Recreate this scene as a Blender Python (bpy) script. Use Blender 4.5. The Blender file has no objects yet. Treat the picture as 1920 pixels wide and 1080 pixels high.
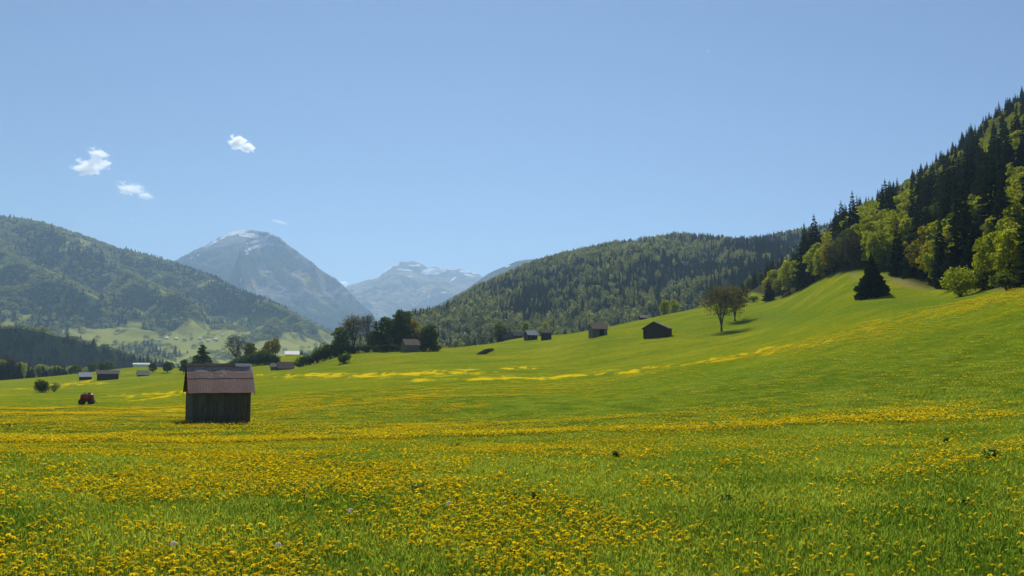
import bpy, bmesh, math, random
import numpy as np
from mathutils import Vector, Matrix

random.seed(7)
rng = np.random.default_rng(7)
S = bpy.context.scene
COL = S.collection
R = math.radians

# ------------------------------------------------------------------ camera
F = 1663.0
PITCH = math.atan(150.0 / F)
EYE = 1.65                              # the camera is the origin, the grass under it is at -1.65
cam = bpy.data.cameras.new("camera")
cam.sensor_width = 36.0
cam.lens = F / 1920 * 36.0
cam.clip_start = 0.1
cam.clip_end = 60000
co = bpy.data.objects.new("camera", cam)
COL.objects.link(co)
co.rotation_euler = (R(90) + PITCH, 0, 0)
S.camera = co

# ------------------------------------------------------------------ light
SUN_EL, SUN_AZ = R(47), R(-4)           # azimuth clockwise from +Y (straight ahead)
W = bpy.data.worlds.new("World")
S.world = W
W.use_nodes = True
wt = W.node_tree
wt.nodes.clear()
sky = wt.nodes.new("ShaderNodeTexSky")
sky.sky_type = 'NISHITA'
sky.sun_disc = False
sky.sun_elevation = SUN_EL
sky.sun_rotation = SUN_AZ
sky.altitude = 900
sky.air_density = 1.0
sky.dust_density = 0.12
sky.ozone_density = 4.5
bg = wt.nodes.new("ShaderNodeBackground")
bg.inputs["Strength"].default_value = 0.070
wo = wt.nodes.new("ShaderNodeOutputWorld")
wt.links.new(sky.outputs[0], bg.inputs[0])
wt.links.new(bg.outputs[0], wo.inputs[0])
sl = bpy.data.lights.new("sun", 'SUN')
sl.energy = 5.0
sl.angle = R(0.55)
sl.color = (1.0, 0.95, 0.87)
so = bpy.data.objects.new("sun", sl)
COL.objects.link(so)
sd = Vector((math.sin(SUN_AZ) * math.cos(SUN_EL), math.cos(SUN_AZ) * math.cos(SUN_EL), math.sin(SUN_EL)))
so.rotation_euler = sd.to_track_quat('Z', 'Y').to_euler()
so.location = (0, 0, 60)
vs = S.view_settings
vs.view_transform = 'Standard'
vs.look = 'None'
vs.exposure = 0.18
vs.gamma = 1.0
vs.use_curve_mapping = False
S.render.engine = 'CYCLES'
S.cycles.use_denoising = True
S.cycles.max_bounces = 10
S.cycles.diffuse_bounces = 2
S.cycles.glossy_bounces = 1
S.cycles.transmission_bounces = 3
S.cycles.transparent_max_bounces = 8
S.cycles.volume_bounces = 8
S.cycles.volume_max_steps = 64
S.cycles.use_adaptive_sampling = True
S.cycles.adaptive_threshold = 0.02

# ------------------------------------------------------------------ projection (photo pixels, 1920 x 1080)
cp, sp = math.cos(PITCH), math.sin(PITCH)


def ray(px, py):
    v = 540.0 - py
    return px - 960.0, F * cp - v * sp, F * sp + v * cp


def at(px, py, r):
    """world point seen at photo pixel (px, py) at horizontal distance r"""
    x, y, z = ray(px, py)
    k = r / np.hypot(x, y)
    return x * k, y * k, z * k


def proj(x, y, z):
    d = y * cp + z * sp
    d = np.where(np.abs(d) < 1e-3, 1e-3, d)
    u = -y * sp + z * cp
    return 960 + F * x / d, 540 - F * u / d


# ------------------------------------------------------------------ noise
_T = np.random.default_rng(3).random((256, 256))


def vnoise(x, y):
    x = np.asarray(x, float); y = np.asarray(y, float)
    xi = np.floor(x).astype(np.int64); yi = np.floor(y).astype(np.int64)
    fx = x - xi; fy = y - yi
    fx = fx * fx * (3 - 2 * fx); fy = fy * fy * (3 - 2 * fy)
    a = _T[xi & 255, yi & 255]; b = _T[(xi + 1) & 255, yi & 255]
    c = _T[xi & 255, (yi + 1) & 255]; d = _T[(xi + 1) & 255, (yi + 1) & 255]
    return (a * (1 - fx) + b * fx) * (1 - fy) + (c * (1 - fx) + d * fx) * fy


def fbm(x, y, o=5, ridged=False):
    s = 0; a = 1.0; t = 0
    for i in range(o):
        n = vnoise(x * 2 ** i + 17.3 * i, y * 2 ** i - 9.1 * i) * 2 - 1
        if ridged:
            n = 1 - 2 * np.abs(n)
        s = s + a * n; t += a; a *= 0.5
    return s / t


def smooth(a, b, x):
    t = np.clip((x - a) / (b - a), 0, 1)
    return t * t * (3 - 2 * t)


# ------------------------------------------------------------------ tagging and linking
def tag(o, label=None, cat=None, group=None, kind=None):
    if label: o["label"] = label
    if cat: o["category"] = cat
    if group: o["group"] = group
    if kind: o["kind"] = kind
    return o


def mesh_obj(name, me, mats=(), parent=None, loc=None):
    o = bpy.data.objects.new(name, me)
    for m in (mats if isinstance(mats, (list, tuple)) else [mats]):
        if m and m.name not in [x.name for x in me.materials if x]:
            me.materials.append(m)
    COL.objects.link(o)
    if parent: o.parent = parent
    if loc is not None: o.location = loc
    return o


def empty(name, loc, rz=0.0):
    o = bpy.data.objects.new(name, None)
    COL.objects.link(o)
    o.location = loc
    o.rotation_euler = (0, 0, rz)
    o.empty_display_size = 0.5
    return o


def pymesh(name, V, Fc, smooth_=False, tint=None, mi=None):
    """mesh from numpy: V (n,3), Fc (m,k) all faces with k corners"""
    V = np.asarray(V, np.float32); Fc = np.asarray(Fc, np.int32)
    me = bpy.data.meshes.new(name)
    n, m, k = len(V), len(Fc), Fc.shape[1]
    me.vertices.add(n); me.vertices.foreach_set("co", V.ravel())
    me.loops.add(m * k); me.loops.foreach_set("vertex_index", Fc.ravel())
    me.polygons.add(m)
    me.polygons.foreach_set("loop_start", np.arange(0, m * k, k, dtype=np.int32))
    if mi is not None:
        me.polygons.foreach_set("material_index", np.asarray(mi, np.int32))
    me.polygons.foreach_set("use_smooth", np.full(m, smooth_, bool))
    me.update(calc_edges=True)
    if tint is not None:
        a = me.attributes.new("tint", 'FLOAT', 'FACE')
        a.data.foreach_set("value", np.asarray(tint, np.float32))
    return me


def grid_mesh(name, X, Y, Z, attrs=None):
    h, w = X.shape
    V = np.stack([X, Y, Z], -1).reshape(-1, 3)
    i = np.arange(h - 1)[:, None] * w + np.arange(w - 1)[None]
    Fc = np.stack([i, i + 1, i + 1 + w, i + w], -1).reshape(-1, 4)
    me = pymesh(name, V, Fc, True)
    for k, v in (attrs or {}).items():
        a = me.attributes.new(k, 'FLOAT', 'POINT')
        a.data.foreach_set("value", v.astype(np.float32).ravel())
    return me


# ------------------------------------------------------------------ materials
class NT:
    def __init__(s, name):
        s.m = bpy.data.materials.new(name); s.m.use_nodes = True
        s.t = s.m.node_tree; s.t.nodes.clear()
        s.out = s.n("ShaderNodeOutputMaterial")

    def n(s, typ, **kw):
        nd = s.t.nodes.new(typ)
        for k, v in kw.items():
            if k == 'inp':
                for i, x in v.items():
                    s.set(nd, i, x)
            else:
                setattr(nd, k, v)
        return nd

    def set(s, nd, i, x):
        if isinstance(x, bpy.types.NodeSocket): s.t.links.new(x, nd.inputs[i])
        else: nd.inputs[i].default_value = x

    def noise(s, scale, detail=3, vec=None, rough=0.55):
        nd = s.n("ShaderNodeTexNoise", inp={"Scale": scale, "Detail": detail, "Roughness": rough})
        if vec is not None: s.t.links.new(vec, nd.inputs["Vector"])
        return nd.outputs["Fac"]

    def pos(s): return s.n("ShaderNodeNewGeometry").outputs["Position"]
    def obj(s): return s.n("ShaderNodeTexCoord").outputs["Object"]

    def attr(s, name):
        return s.n("ShaderNodeAttribute", attribute_name=name).outputs["Fac"]

    def mapr(s, v, a, b, c=0.0, d=1.0, smoothstep=False):
        nd = s.n("ShaderNodeMapRange", inp={0: v, 1: a, 2: b, 3: c, 4: d})
        if smoothstep: nd.interpolation_type = 'SMOOTHSTEP'
        return nd.outputs[0]

    def math(s, op, a, b=0.0, clamp=False):
        nd = s.n("ShaderNodeMath", operation=op, use_clamp=clamp)
        s.set(nd, 0, a); s.set(nd, 1, b)
        return nd.outputs[0]

    def mix(s, f, a, b, mode='MIX'):
        nd = s.n("ShaderNodeMix", data_type='RGBA', blend_type=mode)
        s.set(nd, 0, f)
        for i, x in ((6, a), (7, b)):
            if isinstance(x, tuple) and len(x) == 3: x = (*x, 1)
            s.set(nd, i, x)
        return nd.outputs[2]

    def diffuse(s, c, rough=0.0, normal=None):
        if isinstance(c, tuple) and len(c) == 3: c = (*c, 1)
        nd = s.n("ShaderNodeBsdfDiffuse", inp={0: c})
        if normal is not None: s.t.links.new(normal, nd.inputs["Normal"])
        return nd.outputs[0]

    def bump(s, h, dist, strength=1.0):
        return s.n("ShaderNodeBump", inp={"Height": h, "Distance": dist, "Strength": strength}).outputs[0]

    def pbr(s, c, rough=0.8, metal=0.0, normal=None, spec=0.3):
        if isinstance(c, tuple) and len(c) == 3: c = (*c, 1)
        nd = s.n("ShaderNodeBsdfPrincipled", inp={"Base Color": c, "Roughness": rough, "Metallic": metal, "Specular IOR Level": spec})
        if normal is not None: s.t.links.new(normal, nd.inputs["Normal"])
        return nd.outputs[0]

    def done(s, sh):
        s.t.links.new(sh, s.out.inputs[0])
        return s.m


def foliage(name, a, b, transl=0.35, tcol=None, gloss=0.0, patch=None):
    """leaves: colour runs from a to b by leaf (tint) and by tree (object random), part of the light passes through"""
    s = NT(name)
    rnd = s.n("ShaderNodeObjectInfo").outputs["Random"]
    f = s.math('ADD', s.math('MULTIPLY', s.attr("tint"), 0.55), s.math('MULTIPLY', rnd, 0.45))
    c = s.mix(f, a, b)
    ct = s.mix(f, tcol or tuple(min(1, x * 1.6) for x in a), tcol or tuple(min(1, x * 1.6) for x in b))
    if patch:
        p = s.pos()
        pn = s.mapr(s.noise(0.35, 4, p, 0.6), 0.40, 0.62)
        pn = s.math('MULTIPLY', pn, 0.8)
        c = s.mix(pn, c, patch); ct = s.mix(pn, ct, tuple(x * 1.5 for x in patch))
    d = s.diffuse(c)
    t = s.n("ShaderNodeBsdfTranslucent", inp={0: ct}).outputs[0]
    mx = s.n("ShaderNodeMixShader", inp={0: transl, 1: d, 2: t}).outputs[0]
    if gloss:
        g = s.n("ShaderNodeBsdfGlossy", inp={0: (1, 1, 1, 1), 1: 0.45}).outputs[0]
        mx = s.n("ShaderNodeMixShader", inp={0: gloss, 1: mx, 2: g}).outputs[0]
    return s.done(mx)


M = {}
M['spruce'] = foliage("spruce_needles", (0.013, 0.023, 0.010), (0.046, 0.062, 0.018), 0.25)
M['spring'] = foliage("spring_leaves", (0.150, 0.190, 0.008), (0.360, 0.370, 0.018), 0.55)
M['olive'] = foliage("olive_leaves", (0.060, 0.088, 0.012), (0.150, 0.175, 0.025), 0.45)
M['dark_leaf'] = foliage("dark_leaves", (0.030, 0.054, 0.010), (0.085, 0.125, 0.018), 0.35)
M['bud'] = foliage("budding_leaves", (0.085, 0.075, 0.020), (0.13, 0.12, 0.028), 0.4)
M['orange_bud'] = foliage("orange_budding_leaves", (0.17, 0.155, 0.010), (0.30, 0.26, 0.015), 0.5)
M['grey_twig'] = foliage("grey_budding_twigs", (0.050, 0.048, 0.030), (0.085, 0.080, 0.045), 0.2)
M['far_leaf'] = foliage("far_wood_leaves", (0.075, 0.100, 0.026), (0.290, 0.300, 0.080), 0.5)
M['far_spruce'] = foliage("far_spruce_needles", (0.010, 0.019, 0.012), (0.030, 0.042, 0.018), 0.1)
M['grass'] = foliage("grass_blades", (0.130, 0.195, 0.012), (0.355, 0.400, 0.042), 0.55, patch=(0.100, 0.180, 0.014))
M['weed'] = foliage("dock_leaves", (0.060, 0.120, 0.022), (0.13, 0.22, 0.050), 0.45)


def bark_mat(name, a, b):
    s = NT(name)
    n = s.noise(3.0, 4, s.obj())
    return s.done(s.pbr(s.mix(n, a, b), 0.95, normal=s.bump(n, 0.05)))


M['bark'] = bark_mat("bark", (0.035, 0.028, 0.02), (0.09, 0.075, 0.06))


def petal_mat():
    s = NT("dandelion_flower")
    rnd = s.n("ShaderNodeObjectInfo").outputs["Random"]
    c = s.mix(rnd, (0.98, 0.68, 0.010), (1.0, 0.86, 0.035))
    d = s.diffuse(c)
    t = s.n("ShaderNodeBsdfTranslucent", inp={0: (1.0, 0.70, 0.012, 1)}).outputs[0]
    return s.done(s.n("ShaderNodeMixShader", inp={0: 0.5, 1: d, 2: t}).outputs[0])


M['petal'] = petal_mat()
M['stem'] = foliage("stem_green", (0.06, 0.10, 0.02), (0.10, 0.14, 0.03), 0.3)


def plain(name, c, c2=None, rough=0.85, scale=2.0, metal=0.0, streak=None, dist=0.02):
    s = NT(name)
    v = s.obj()
    if streak:
        v = s.n("ShaderNodeMapping", inp={0: v, 3: streak}).outputs[0]
    n = s.noise(scale, 5, v)
    rd = s.n('ShaderNodeObjectInfo').outputs['Random']
    n2 = s.math('ADD', s.mapr(n, 0.3, 0.7, 0, 0.7), s.math('MULTIPLY', rd, 0.3))
    return s.done(s.pbr(s.mix(n2, c, c2 or tuple(x * 1.4 for x in c)), rough, metal, normal=s.bump(n, dist)))


M['old_wood'] = plain("weathered_planks", (0.055, 0.048, 0.038), (0.19, 0.165, 0.13), 0.9, 2.2, streak=(6, 6, 0.5))
M['grey_wood'] = plain("grey_planks", (0.10, 0.095, 0.09), (0.2, 0.19, 0.18), 0.9, 3, streak=(5, 5, 0.6))
M['brown_wood'] = plain("brown_planks", (0.030, 0.024, 0.020), (0.075, 0.058, 0.048), 0.9, 3, streak=(5, 5, 0.6))
M['dark'] = plain("dark_opening", (0.012, 0.011, 0.010), (0.02, 0.018, 0.016), 1.0)
M['grey_roof'] = plain("grey_sheet_roof", (0.22, 0.23, 0.25), (0.42, 0.43, 0.45), 0.5, 1.5)
M['brown_roof'] = plain("brown_roof", (0.11, 0.075, 0.055), (0.2, 0.14, 0.10), 0.9, 1.5)
M['pink_roof'] = plain("faded_pink_tin_roof", (0.38, 0.20, 0.16), (0.5, 0.29, 0.24), 0.7, 1.0)
M['pale_roof'] = plain("pale_roof", (0.6, 0.58, 0.55), (0.78, 0.76, 0.72), 0.6, 0.8)
M['tan_roof'] = plain("tan_roof", (0.36, 0.29, 0.22), (0.5, 0.42, 0.33), 0.8, 0.8)
M['dark_roof'] = plain("dark_roof", (0.05, 0.042, 0.038), (0.11, 0.09, 0.08), 0.85, 1.2)
M['white_wall'] = plain("white_render", (0.65, 0.63, 0.58), (0.8, 0.78, 0.74), 0.9, 0.5)
M['stone'] = plain("pale_stone", (0.22, 0.21, 0.19), (0.4, 0.38, 0.35), 0.95, 3)
M['brown_heap'] = plain("brown_brush", (0.075, 0.052, 0.03), (0.16, 0.115, 0.07), 1.0, 3, dist=0.2)
M['red_paint'] = plain("rusty_red_paint", (0.22, 0.030, 0.020), (0.36, 0.065, 0.040), 0.45, 3)
M['rubber'] = plain("tyre_rubber", (0.012, 0.012, 0.012), (0.03, 0.03, 0.03), 0.9)
M['pale_metal'] = plain("pale_metal", (0.5, 0.5, 0.48), (0.65, 0.64, 0.6), 0.4, 3)
M['fluff'] = plain("dandelion_clock_fluff", (0.85, 0.83, 0.78), (0.95, 0.93, 0.88), 1.0)


def rust_roof():
    s = NT("rusty_tin_roof")
    o = s.obj()
    v = s.n("ShaderNodeMapping", inp={0: o, 3: (5, 5, 0.7)}).outputs[0]
    n = s.noise(1.2, 6, v, 0.65)
    n2 = s.noise(0.9, 4, o)
    c = s.mix(s.mapr(n, 0.3, 0.72), (0.15, 0.058, 0.038), (0.27, 0.125, 0.085))
    c = s.mix(s.mapr(n2, 0.35, 0.7), c, (0.185, 0.115, 0.095))
    # bare zinc showing at the upper end of each sheet
    z = s.n("ShaderNodeSeparateXYZ", inp={0: o}).outputs[2]
    up = s.mapr(z, 4.45, 4.75)
    bare = s.math('MULTIPLY', up, s.mapr(s.noise(2.3, 3, v), 0.38, 0.55))
    spot = s.math('MULTIPLY', s.mapr(s.noise(1.7, 4, o), 0.60, 0.68), s.mapr(z, 3.6, 4.0, 0, 0.9))
    c = s.mix(s.math('MAXIMUM', bare, spot), c, (0.42, 0.37, 0.34))
    return s.done(s.pbr(c, 0.62, 0.25, s.bump(n, 0.01), 0.5))


M['rust'] = rust_roof()

# ------------------------------------------------------------------ the near terrain: one sheet to the horizon
# (px, py, r) points read off the photo with an estimated distance; q = (z + EYE) / r is splined over (azimuth, ln r)
CP = """
-300 835 40|-300 788 85|-300 762 150|-300 742 270|-300 722 480|-300 713 700
0 940 12|0 835 38|0 787 85|0 762 150|0 740 270|0 722 480|0 713 700
250 838 32|250 790 82|250 763 140|250 737 240|250 712 420|250 706 470|250 690 540|250 696 640
330 706 420|330 690 520|330 698 620
415 838 34|415 790 81|415 762 122|415 732 175|415 707 290|415 697 380|415 700 450|415 708 600
560 835 32|560 790 76|560 752 120|560 712 210|540 694 330|540 690 365|540 667 430|540 667 470|560 690 365|540 700 640
640 700 235|640 681 295|640 665 345|640 672 430
720 790 68|720 742 115|720 705 200|720 680 275|720 661 345|720 655 370|720 668 450
820 790 64|820 740 112|820 705 190|820 680 262|820 657 345|820 652 380|820 668 470
960 900 13|960 838 26|960 790 58|960 740 105|960 712 160|960 690 225|960 665 300|960 637 440|960 650 600
1024 660 295|1024 641 385|1024 629 455|1024 641 600|1120 840 23|1120 795 50|1120 735 110|1120 712 155|1120 690 210|1120 660 265|1120 632 310|1120 618 385|1120 632 520
1232 845 21|1232 792 48|1232 725 110|1232 697 150|1232 670 215|1232 634 282|1232 609 345|1232 593 410|1232 612 530
1350 845 21|1350 785 48|1350 715 105|1350 672 150|1350 655 200|1350 621 285|1350 590 345|1350 569 400|1350 590 520
1430 845 20|1430 780 48|1430 705 100|1430 660 145|1430 632 215|1430 597 310|1430 572 370|1430 548 440|1430 532 490|1430 545 600
1500 845 20|1500 775 50|1500 700 95|1500 648 140|1500 615 205|1500 580 280|1500 548 345|1500 530 400|1500 510 480|1500 530 650
1600 848 18|1600 768 50|1600 690 90|1600 624 138|1600 590 185|1600 550 232|1600 513 275|1600 470 340|1600 425 430|1600 422 500|1600 450 700
1700 850 18|1700 760 51|1700 680 88|1700 603 135|1700 570 175|1700 530 235|1700 470 310|1700 405 400|1700 378 490|1700 410 700
1760 588 132|1760 562 170|1760 541 215|1760 460 290|1760 380 390|1760 338 500|1760 370 700
1830 850 17|1830 750 52|1830 665 85|1830 568 130|1830 552 160|1830 500 215|1830 420 290|1830 330 390|1830 286 500|1830 320 700
1920 850 16|1920 738 54|1920 650 82|1920 546 127|1920 538 150|1920 470 215|1920 370 300|1920 270 400|1920 222 510|1920 240 700
2200 738 52|2200 640 80|2200 500 125|2200 480 150|2200 400 215|2200 100 500|2200 150 700
"""
pts = []
for ln in CP.strip().replace('\n', '|').split('|'):
    a, b, c = map(float, ln.split())
    x, y, z = at(a, b, c)
    pts.append((math.atan2(x, y), math.log(c), (z + EYE) / c))
for th in (-1.5, -1.0, -0.5, -0.25, 0, 0.25, 0.5, 1.0, 1.5):
    for r in (2.0, 4.0, 7.0):
        pts.append((th, math.log(r), 0.0))
    for r, z in ((1000, -13), (1500, -14), (3000, -18), (8000, -22), (15000, -25)):
        pts.append((th, math.log(r), (z + EYE) / r))
for th, zs in ((-1.2, (-0.05, -0.045, -0.03, -0.02)), (1.2, (0.0, 0.08, 0.2, 0.3))):
    for r, q in zip((40, 100, 250, 500), zs):
        pts.append((th, math.log(r), q))
P = np.array(pts)
KT = 3.0


def tps_fit(P, lam=2e-4):
    n = len(P)
    X = np.stack([P[:, 0] * KT, P[:, 1]], 1)
    d2 = ((X[:, None] - X[None]) ** 2).sum(-1)
    K = np.where(d2 > 0, 0.5 * d2 * np.log(d2 + 1e-20), 0) + lam * np.eye(n)
    A = np.zeros((n + 3, n + 3)); A[:n, :n] = K
    A[:n, n] = 1; A[:n, n + 1:] = X; A[n, :n] = 1; A[n + 1:, :n] = X.T
    b = np.zeros(n + 3); b[:n] = P[:, 2]
    return X, np.linalg.solve(A, b)


TX, TW = tps_fit(P)


def tps(th, v):
    n = len(TX)
    out = np.empty(th.shape)
    a = th.ravel() * KT; b = v.ravel(); o = np.empty(a.shape)
    for i in range(0, len(a), 20000):
        d2 = (a[i:i + 20000, None] - TX[None, :, 0]) ** 2 + (b[i:i + 20000, None] - TX[None, :, 1]) ** 2
        o[i:i + 20000] = (0.5 * d2 * np.log(d2 + 1e-20)) @ TW[:n] + TW[n] + TW[n + 1] * a[i:i + 20000] + TW[n + 2] * b[i:i + 20000]
    out = o.reshape(th.shape)
    return out


TH = np.concatenate([np.linspace(-math.pi, -0.72, 40)[:-1], np.linspace(-0.72, 0.72, 620), np.linspace(0.72, math.pi, 40)[1:]])
RR = np.concatenate([[0.05, 1.0], np.exp(np.linspace(math.log(2.0), math.log(13500), 560))])


def raw_h(th, r):
    q = tps(np.clip(th, -1.3, 1.3), np.log(np.maximum(r, 2.0)))
    q = np.where(r < 7, 0, q * smooth(7, 10, r))
    return q * r - EYE


# coarse spline table, then bilinear everywhere
TC = np.linspace(-1.3, 1.3, 331); VC = np.linspace(math.log(2), math.log(14000), 300)
QC = tps(*np.meshgrid(TC, VC, indexing='ij'))


def Hq(th, r):
    th = np.clip(th, TC[0], TC[-1] - 1e-6); v = np.clip(np.log(np.maximum(r, 2)), VC[0], VC[-1] - 1e-6)
    a = (th - TC[0]) / (TC[1] - TC[0]); b = (v - VC[0]) / (VC[1] - VC[0])
    i = a.astype(int); j = b.astype(int); fa = a - i; fb = b - j
    i = np.minimum(i, len(TC) - 2); j = np.minimum(j, len(VC) - 2)
    return (QC[i, j] * (1 - fa) + QC[i + 1, j] * fa) * (1 - fb) + (QC[i, j + 1] * (1 - fa) + QC[i + 1, j + 1] * fa) * fb


def H(x, y):
    x = np.asarray(x, float); y = np.asarray(y, float)
    th = np.arctan2(x, y); r = np.hypot(x, y)
    z = Hq(th, r) * smooth(6, 10, r) * r - EYE
    back = smooth(1.3, 2.6, np.abs(th))                      # behind the camera the ground evens out
    z = z * (1 - back) + (-EYE - 3 * smooth(20, 300, r)) * back
    z = z + 0.05 * fbm(x / 2.5, y / 2.5, 3) * smooth(3, 9, r) * (1 - smooth(60, 200, r))
    z = z + (0.35 + 0.30 * (1 - smooth(180, 330, r))) * fbm(x / 26 + 5, y / 22, 3) * smooth(20, 60, r) * (1 - smooth(600, 1500, r))
    z = z + (0.20 * fbm(x / 5.5 + 3, y / 5.5, 4) + 0.45 * fbm(x / 14 + 3, y / 14, 2)) * smooth(60, 120, r) * (1 - smooth(350, 500, r))
    return z


def on(px, py, r0):
    """ground point that a photo pixel sees, searched near distance r0"""
    dx, dy, dz = ray(px, py)
    k = 1 / math.hypot(dx, dy)
    rs = np.exp(np.linspace(math.log(r0 * 0.7), math.log(r0 * 1.4), 300))
    h = H(dx * k * rs, dy * k * rs) - dz * k * rs
    s = np.where(h[:-1] * h[1:] <= 0)[0]
    if len(s):
        i = s[np.argmin(np.abs(rs[s] - r0))]; r = rs[i]
    else:
        r = rs[np.argmin(np.abs(h))]
    x, y = dx * k * r, dy * k * r
    return Vector((x, y, float(H(x, y))))


def gpt(px, r):
    """ground point in photo column px at distance r"""
    dx, dy, dz = ray(px, 640.0)
    k = r / math.hypot(dx, dy)
    return Vector((dx * k, dy * k, float(H(dx * k, dy * k))))


EDGE = np.array([(1380, 520), (1440, 400), (1500, 352), (1560, 305), (1600, 283), (1650, 258), (1700, 236), (1760, 212), (1800, 188), (1850, 168), (1920, 150), (2100, 135), (2500, 125)], float)


def seg_strip(px, py, line, wid):
    """1 on a polyline drawn across the meadow, falling to 0 at wid"""
    best = np.full(px.shape, 1e9)
    for (x0, y0, w0), (x1, y1, w1) in zip(line[:-1], line[1:]):
        t = np.clip((px - x0) / (x1 - x0), 0, 1)
        yy = y0 + (y1 - y0) * t; w = w0 + (w1 - w0) * t
        dd = np.abs(py - yy) / (w * 2.3) + np.maximum(np.maximum(x0 - px, px - x1), 0) / 25
        best = np.minimum(best, dd)
    return np.clip(1.15 - best * wid, 0, 1) ** 1.2


STRIPS = [  # photo column, photo row, half width; strength
    ([(480, 704, 3), (700, 704, 4), (850, 699, 4), (1000, 690, 4)], 1.0),
    ([(780, 712, 3), (950, 710, 4), (1100, 704, 4), (1250, 689, 4), (1400, 663, 5), (1450, 655, 6)], .95),
    ([(1440, 660, 6), (1500, 648, 8), (1600, 624, 12), (1750, 590, 14), (1850, 567, 12), (1960, 547, 13)], .62),
    ([(1380, 640, 6), (1500, 622, 6), (1600, 606, 6), (1760, 590, 5)], .3),
    ([(0, 777, 7), (200, 774, 7), (360, 769, 7)], .95),
    ([(190, 746, 2.5), (270, 742, 4), (350, 734, 5), (400, 731, 5)], .9),
    ([(0, 735, 6), (60, 731, 6), (140, 727, 4), (200, 717, 4)], .6),
    ([(100, 721, 2.5), (190, 717, 3)], .9),
    ([(0, 757, 5), (150, 753, 4), (260, 748, 3)], .5),
    ([(480, 762, 9), (620, 752, 10), (750, 744, 9), (850, 735, 8)], .65),
    ([(850, 742, 8), (1000, 728, 8), (1150, 712, 7), (1300, 694, 5)], .35),
    ([(1000, 655, 7), (1120, 640, 6), (1300, 612, 6)], .2),
    ([(1200, 640, 5), (1350, 625, 5), (1500, 607, 5), (1600, 598, 4)], .35),
    ([(480, 700, 8), (700, 680, 12), (900, 668, 12)], .12),
    ([(0, 800, 15), (400, 800, 14), (700, 802, 16), (900, 812, 16), (1100, 830, 16), (1300, 822, 15), (1500, 805, 12), (1700, 785, 12), (1900, 770, 12)], .5),
    ([(480, 780, 10), (700, 770, 14), (900, 765, 14)], .5),
]


def flowers(x, y, z):
    """how thick the dandelions stand (0..1) at a ground point"""
    px, py = proj(x, y, z)
    r = np.hypot(x, y)
    wob = (7 * fbm(x / 14, y / 14, 3) + 5 * fbm(x / 3.5, y / 5, 2)) * np.clip((py - 660) / 80, 0.35, 2)
    f = np.zeros(np.shape(x))
    for ln, s in STRIPS:
        f = np.maximum(f, s * seg_strip(px, py + wob, ln, 0.9))
    patch = smooth(-0.26, 0.32, fbm(x / 3.2 + 11, y / 3.2 + 4, 4) + 0.55 * fbm(x / 1.1 + 9, y / 1.1, 3))
    near = smooth(0.0, 1.0, (py - 800) / 60)
    side = 1 - 0.30 * smooth(1050, 1500, px) * (1 - smooth(880, 1000, py))
    fn = near * side * (0.10 + 0.80 * patch * (0.66 + 0.34 * (1 - smooth(880, 1050, py))))
    f = np.maximum(f * (0.30 + 0.70 * patch), fn)
    f = np.maximum(f, 0.30 * smooth(-0.25, 0.4, fbm(x / 30, y / 20, 3)) * (py < 800))
    f = f * (1 - 0.75 * smooth(0.28, 0.5, fbm(x / 9 + 40, y / 4.5, 3)) * smooth(8, 12, r) * (1 - smooth(60, 90, r)))      # green islands
    face = smooth(1050, 1300, px) * (1 - smooth(745, 790, py)) * smooth(4, 22, py - np.interp(px, [1100, 1400, 1500, 1600, 1750, 1900, 2100], [712, 684, 668, 650, 620, 586, 540]))
    f = f * (1 - 0.78 * face) + 0.03 * face
    return np.clip(f, 0, 1)


TT, RG = np.meshgrid(TH, RR, indexing='ij')
GX, GY = RG * np.sin(TT), RG * np.cos(TT)
GZ = H(GX, GY)
FL = flowers(GX, GY, GZ) * (np.abs(TT) < 1.2) * (0.15 + 0.85 * smooth(35, 90, RG))
gpx, gpy = proj(GX, GY, GZ)
er = np.interp(gpx, EDGE[:, 0], EDGE[:, 1])
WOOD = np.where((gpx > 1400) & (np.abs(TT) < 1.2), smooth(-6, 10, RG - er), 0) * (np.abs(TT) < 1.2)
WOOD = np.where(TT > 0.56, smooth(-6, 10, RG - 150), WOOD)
bare = 1.2 * np.exp(-((gpx - 1698) / 30) ** 2 - ((gpy - (531 + (gpx - 1698) * 0.28)) / 4.0) ** 2) + 0.8 * np.exp(-((gpx - 1885) / 35) ** 2 - ((gpy - 541) / 3) ** 2) + 0.7 * np.exp(-((gpx - 1602) / 9) ** 2 - ((gpy - 517) / 4) ** 2)
bare = np.where((RG > 120) & (RG < 400), np.clip(bare, 0, 1), 0)
# the deeper green band on the second slope, stretches of longer or mown grass, and painted bank shade
LUSH_SHADE = np.exp(-((gpx - 1450) / 130) ** 2 - ((gpy - (595 + (gpx - 1450) * -0.08)) / 16) ** 2) + np.exp(-((gpx - 1700) / 120) ** 2 - ((gpy - 570) / 16) ** 2)
LUSH_SHADE = np.clip(LUSH_SHADE, 0, 1) * (RG > 150) * (np.abs(TT) < 1.2)
LUSH_SHADE = np.maximum(LUSH_SHADE, 0.8 * smooth(1150, 1450, gpx) * smooth(0, 14, gpy - np.interp(gpx, [1100, 1400, 1500, 1600, 1750, 1900, 2100], [712, 684, 668, 650, 620, 586, 540])) * (1 - smooth(735, 775, gpy)) * (RG > 40) * (RG < 150) * (np.abs(TT) < 1.2))  # shade of the steep near bank, painted as deeper green


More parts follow.
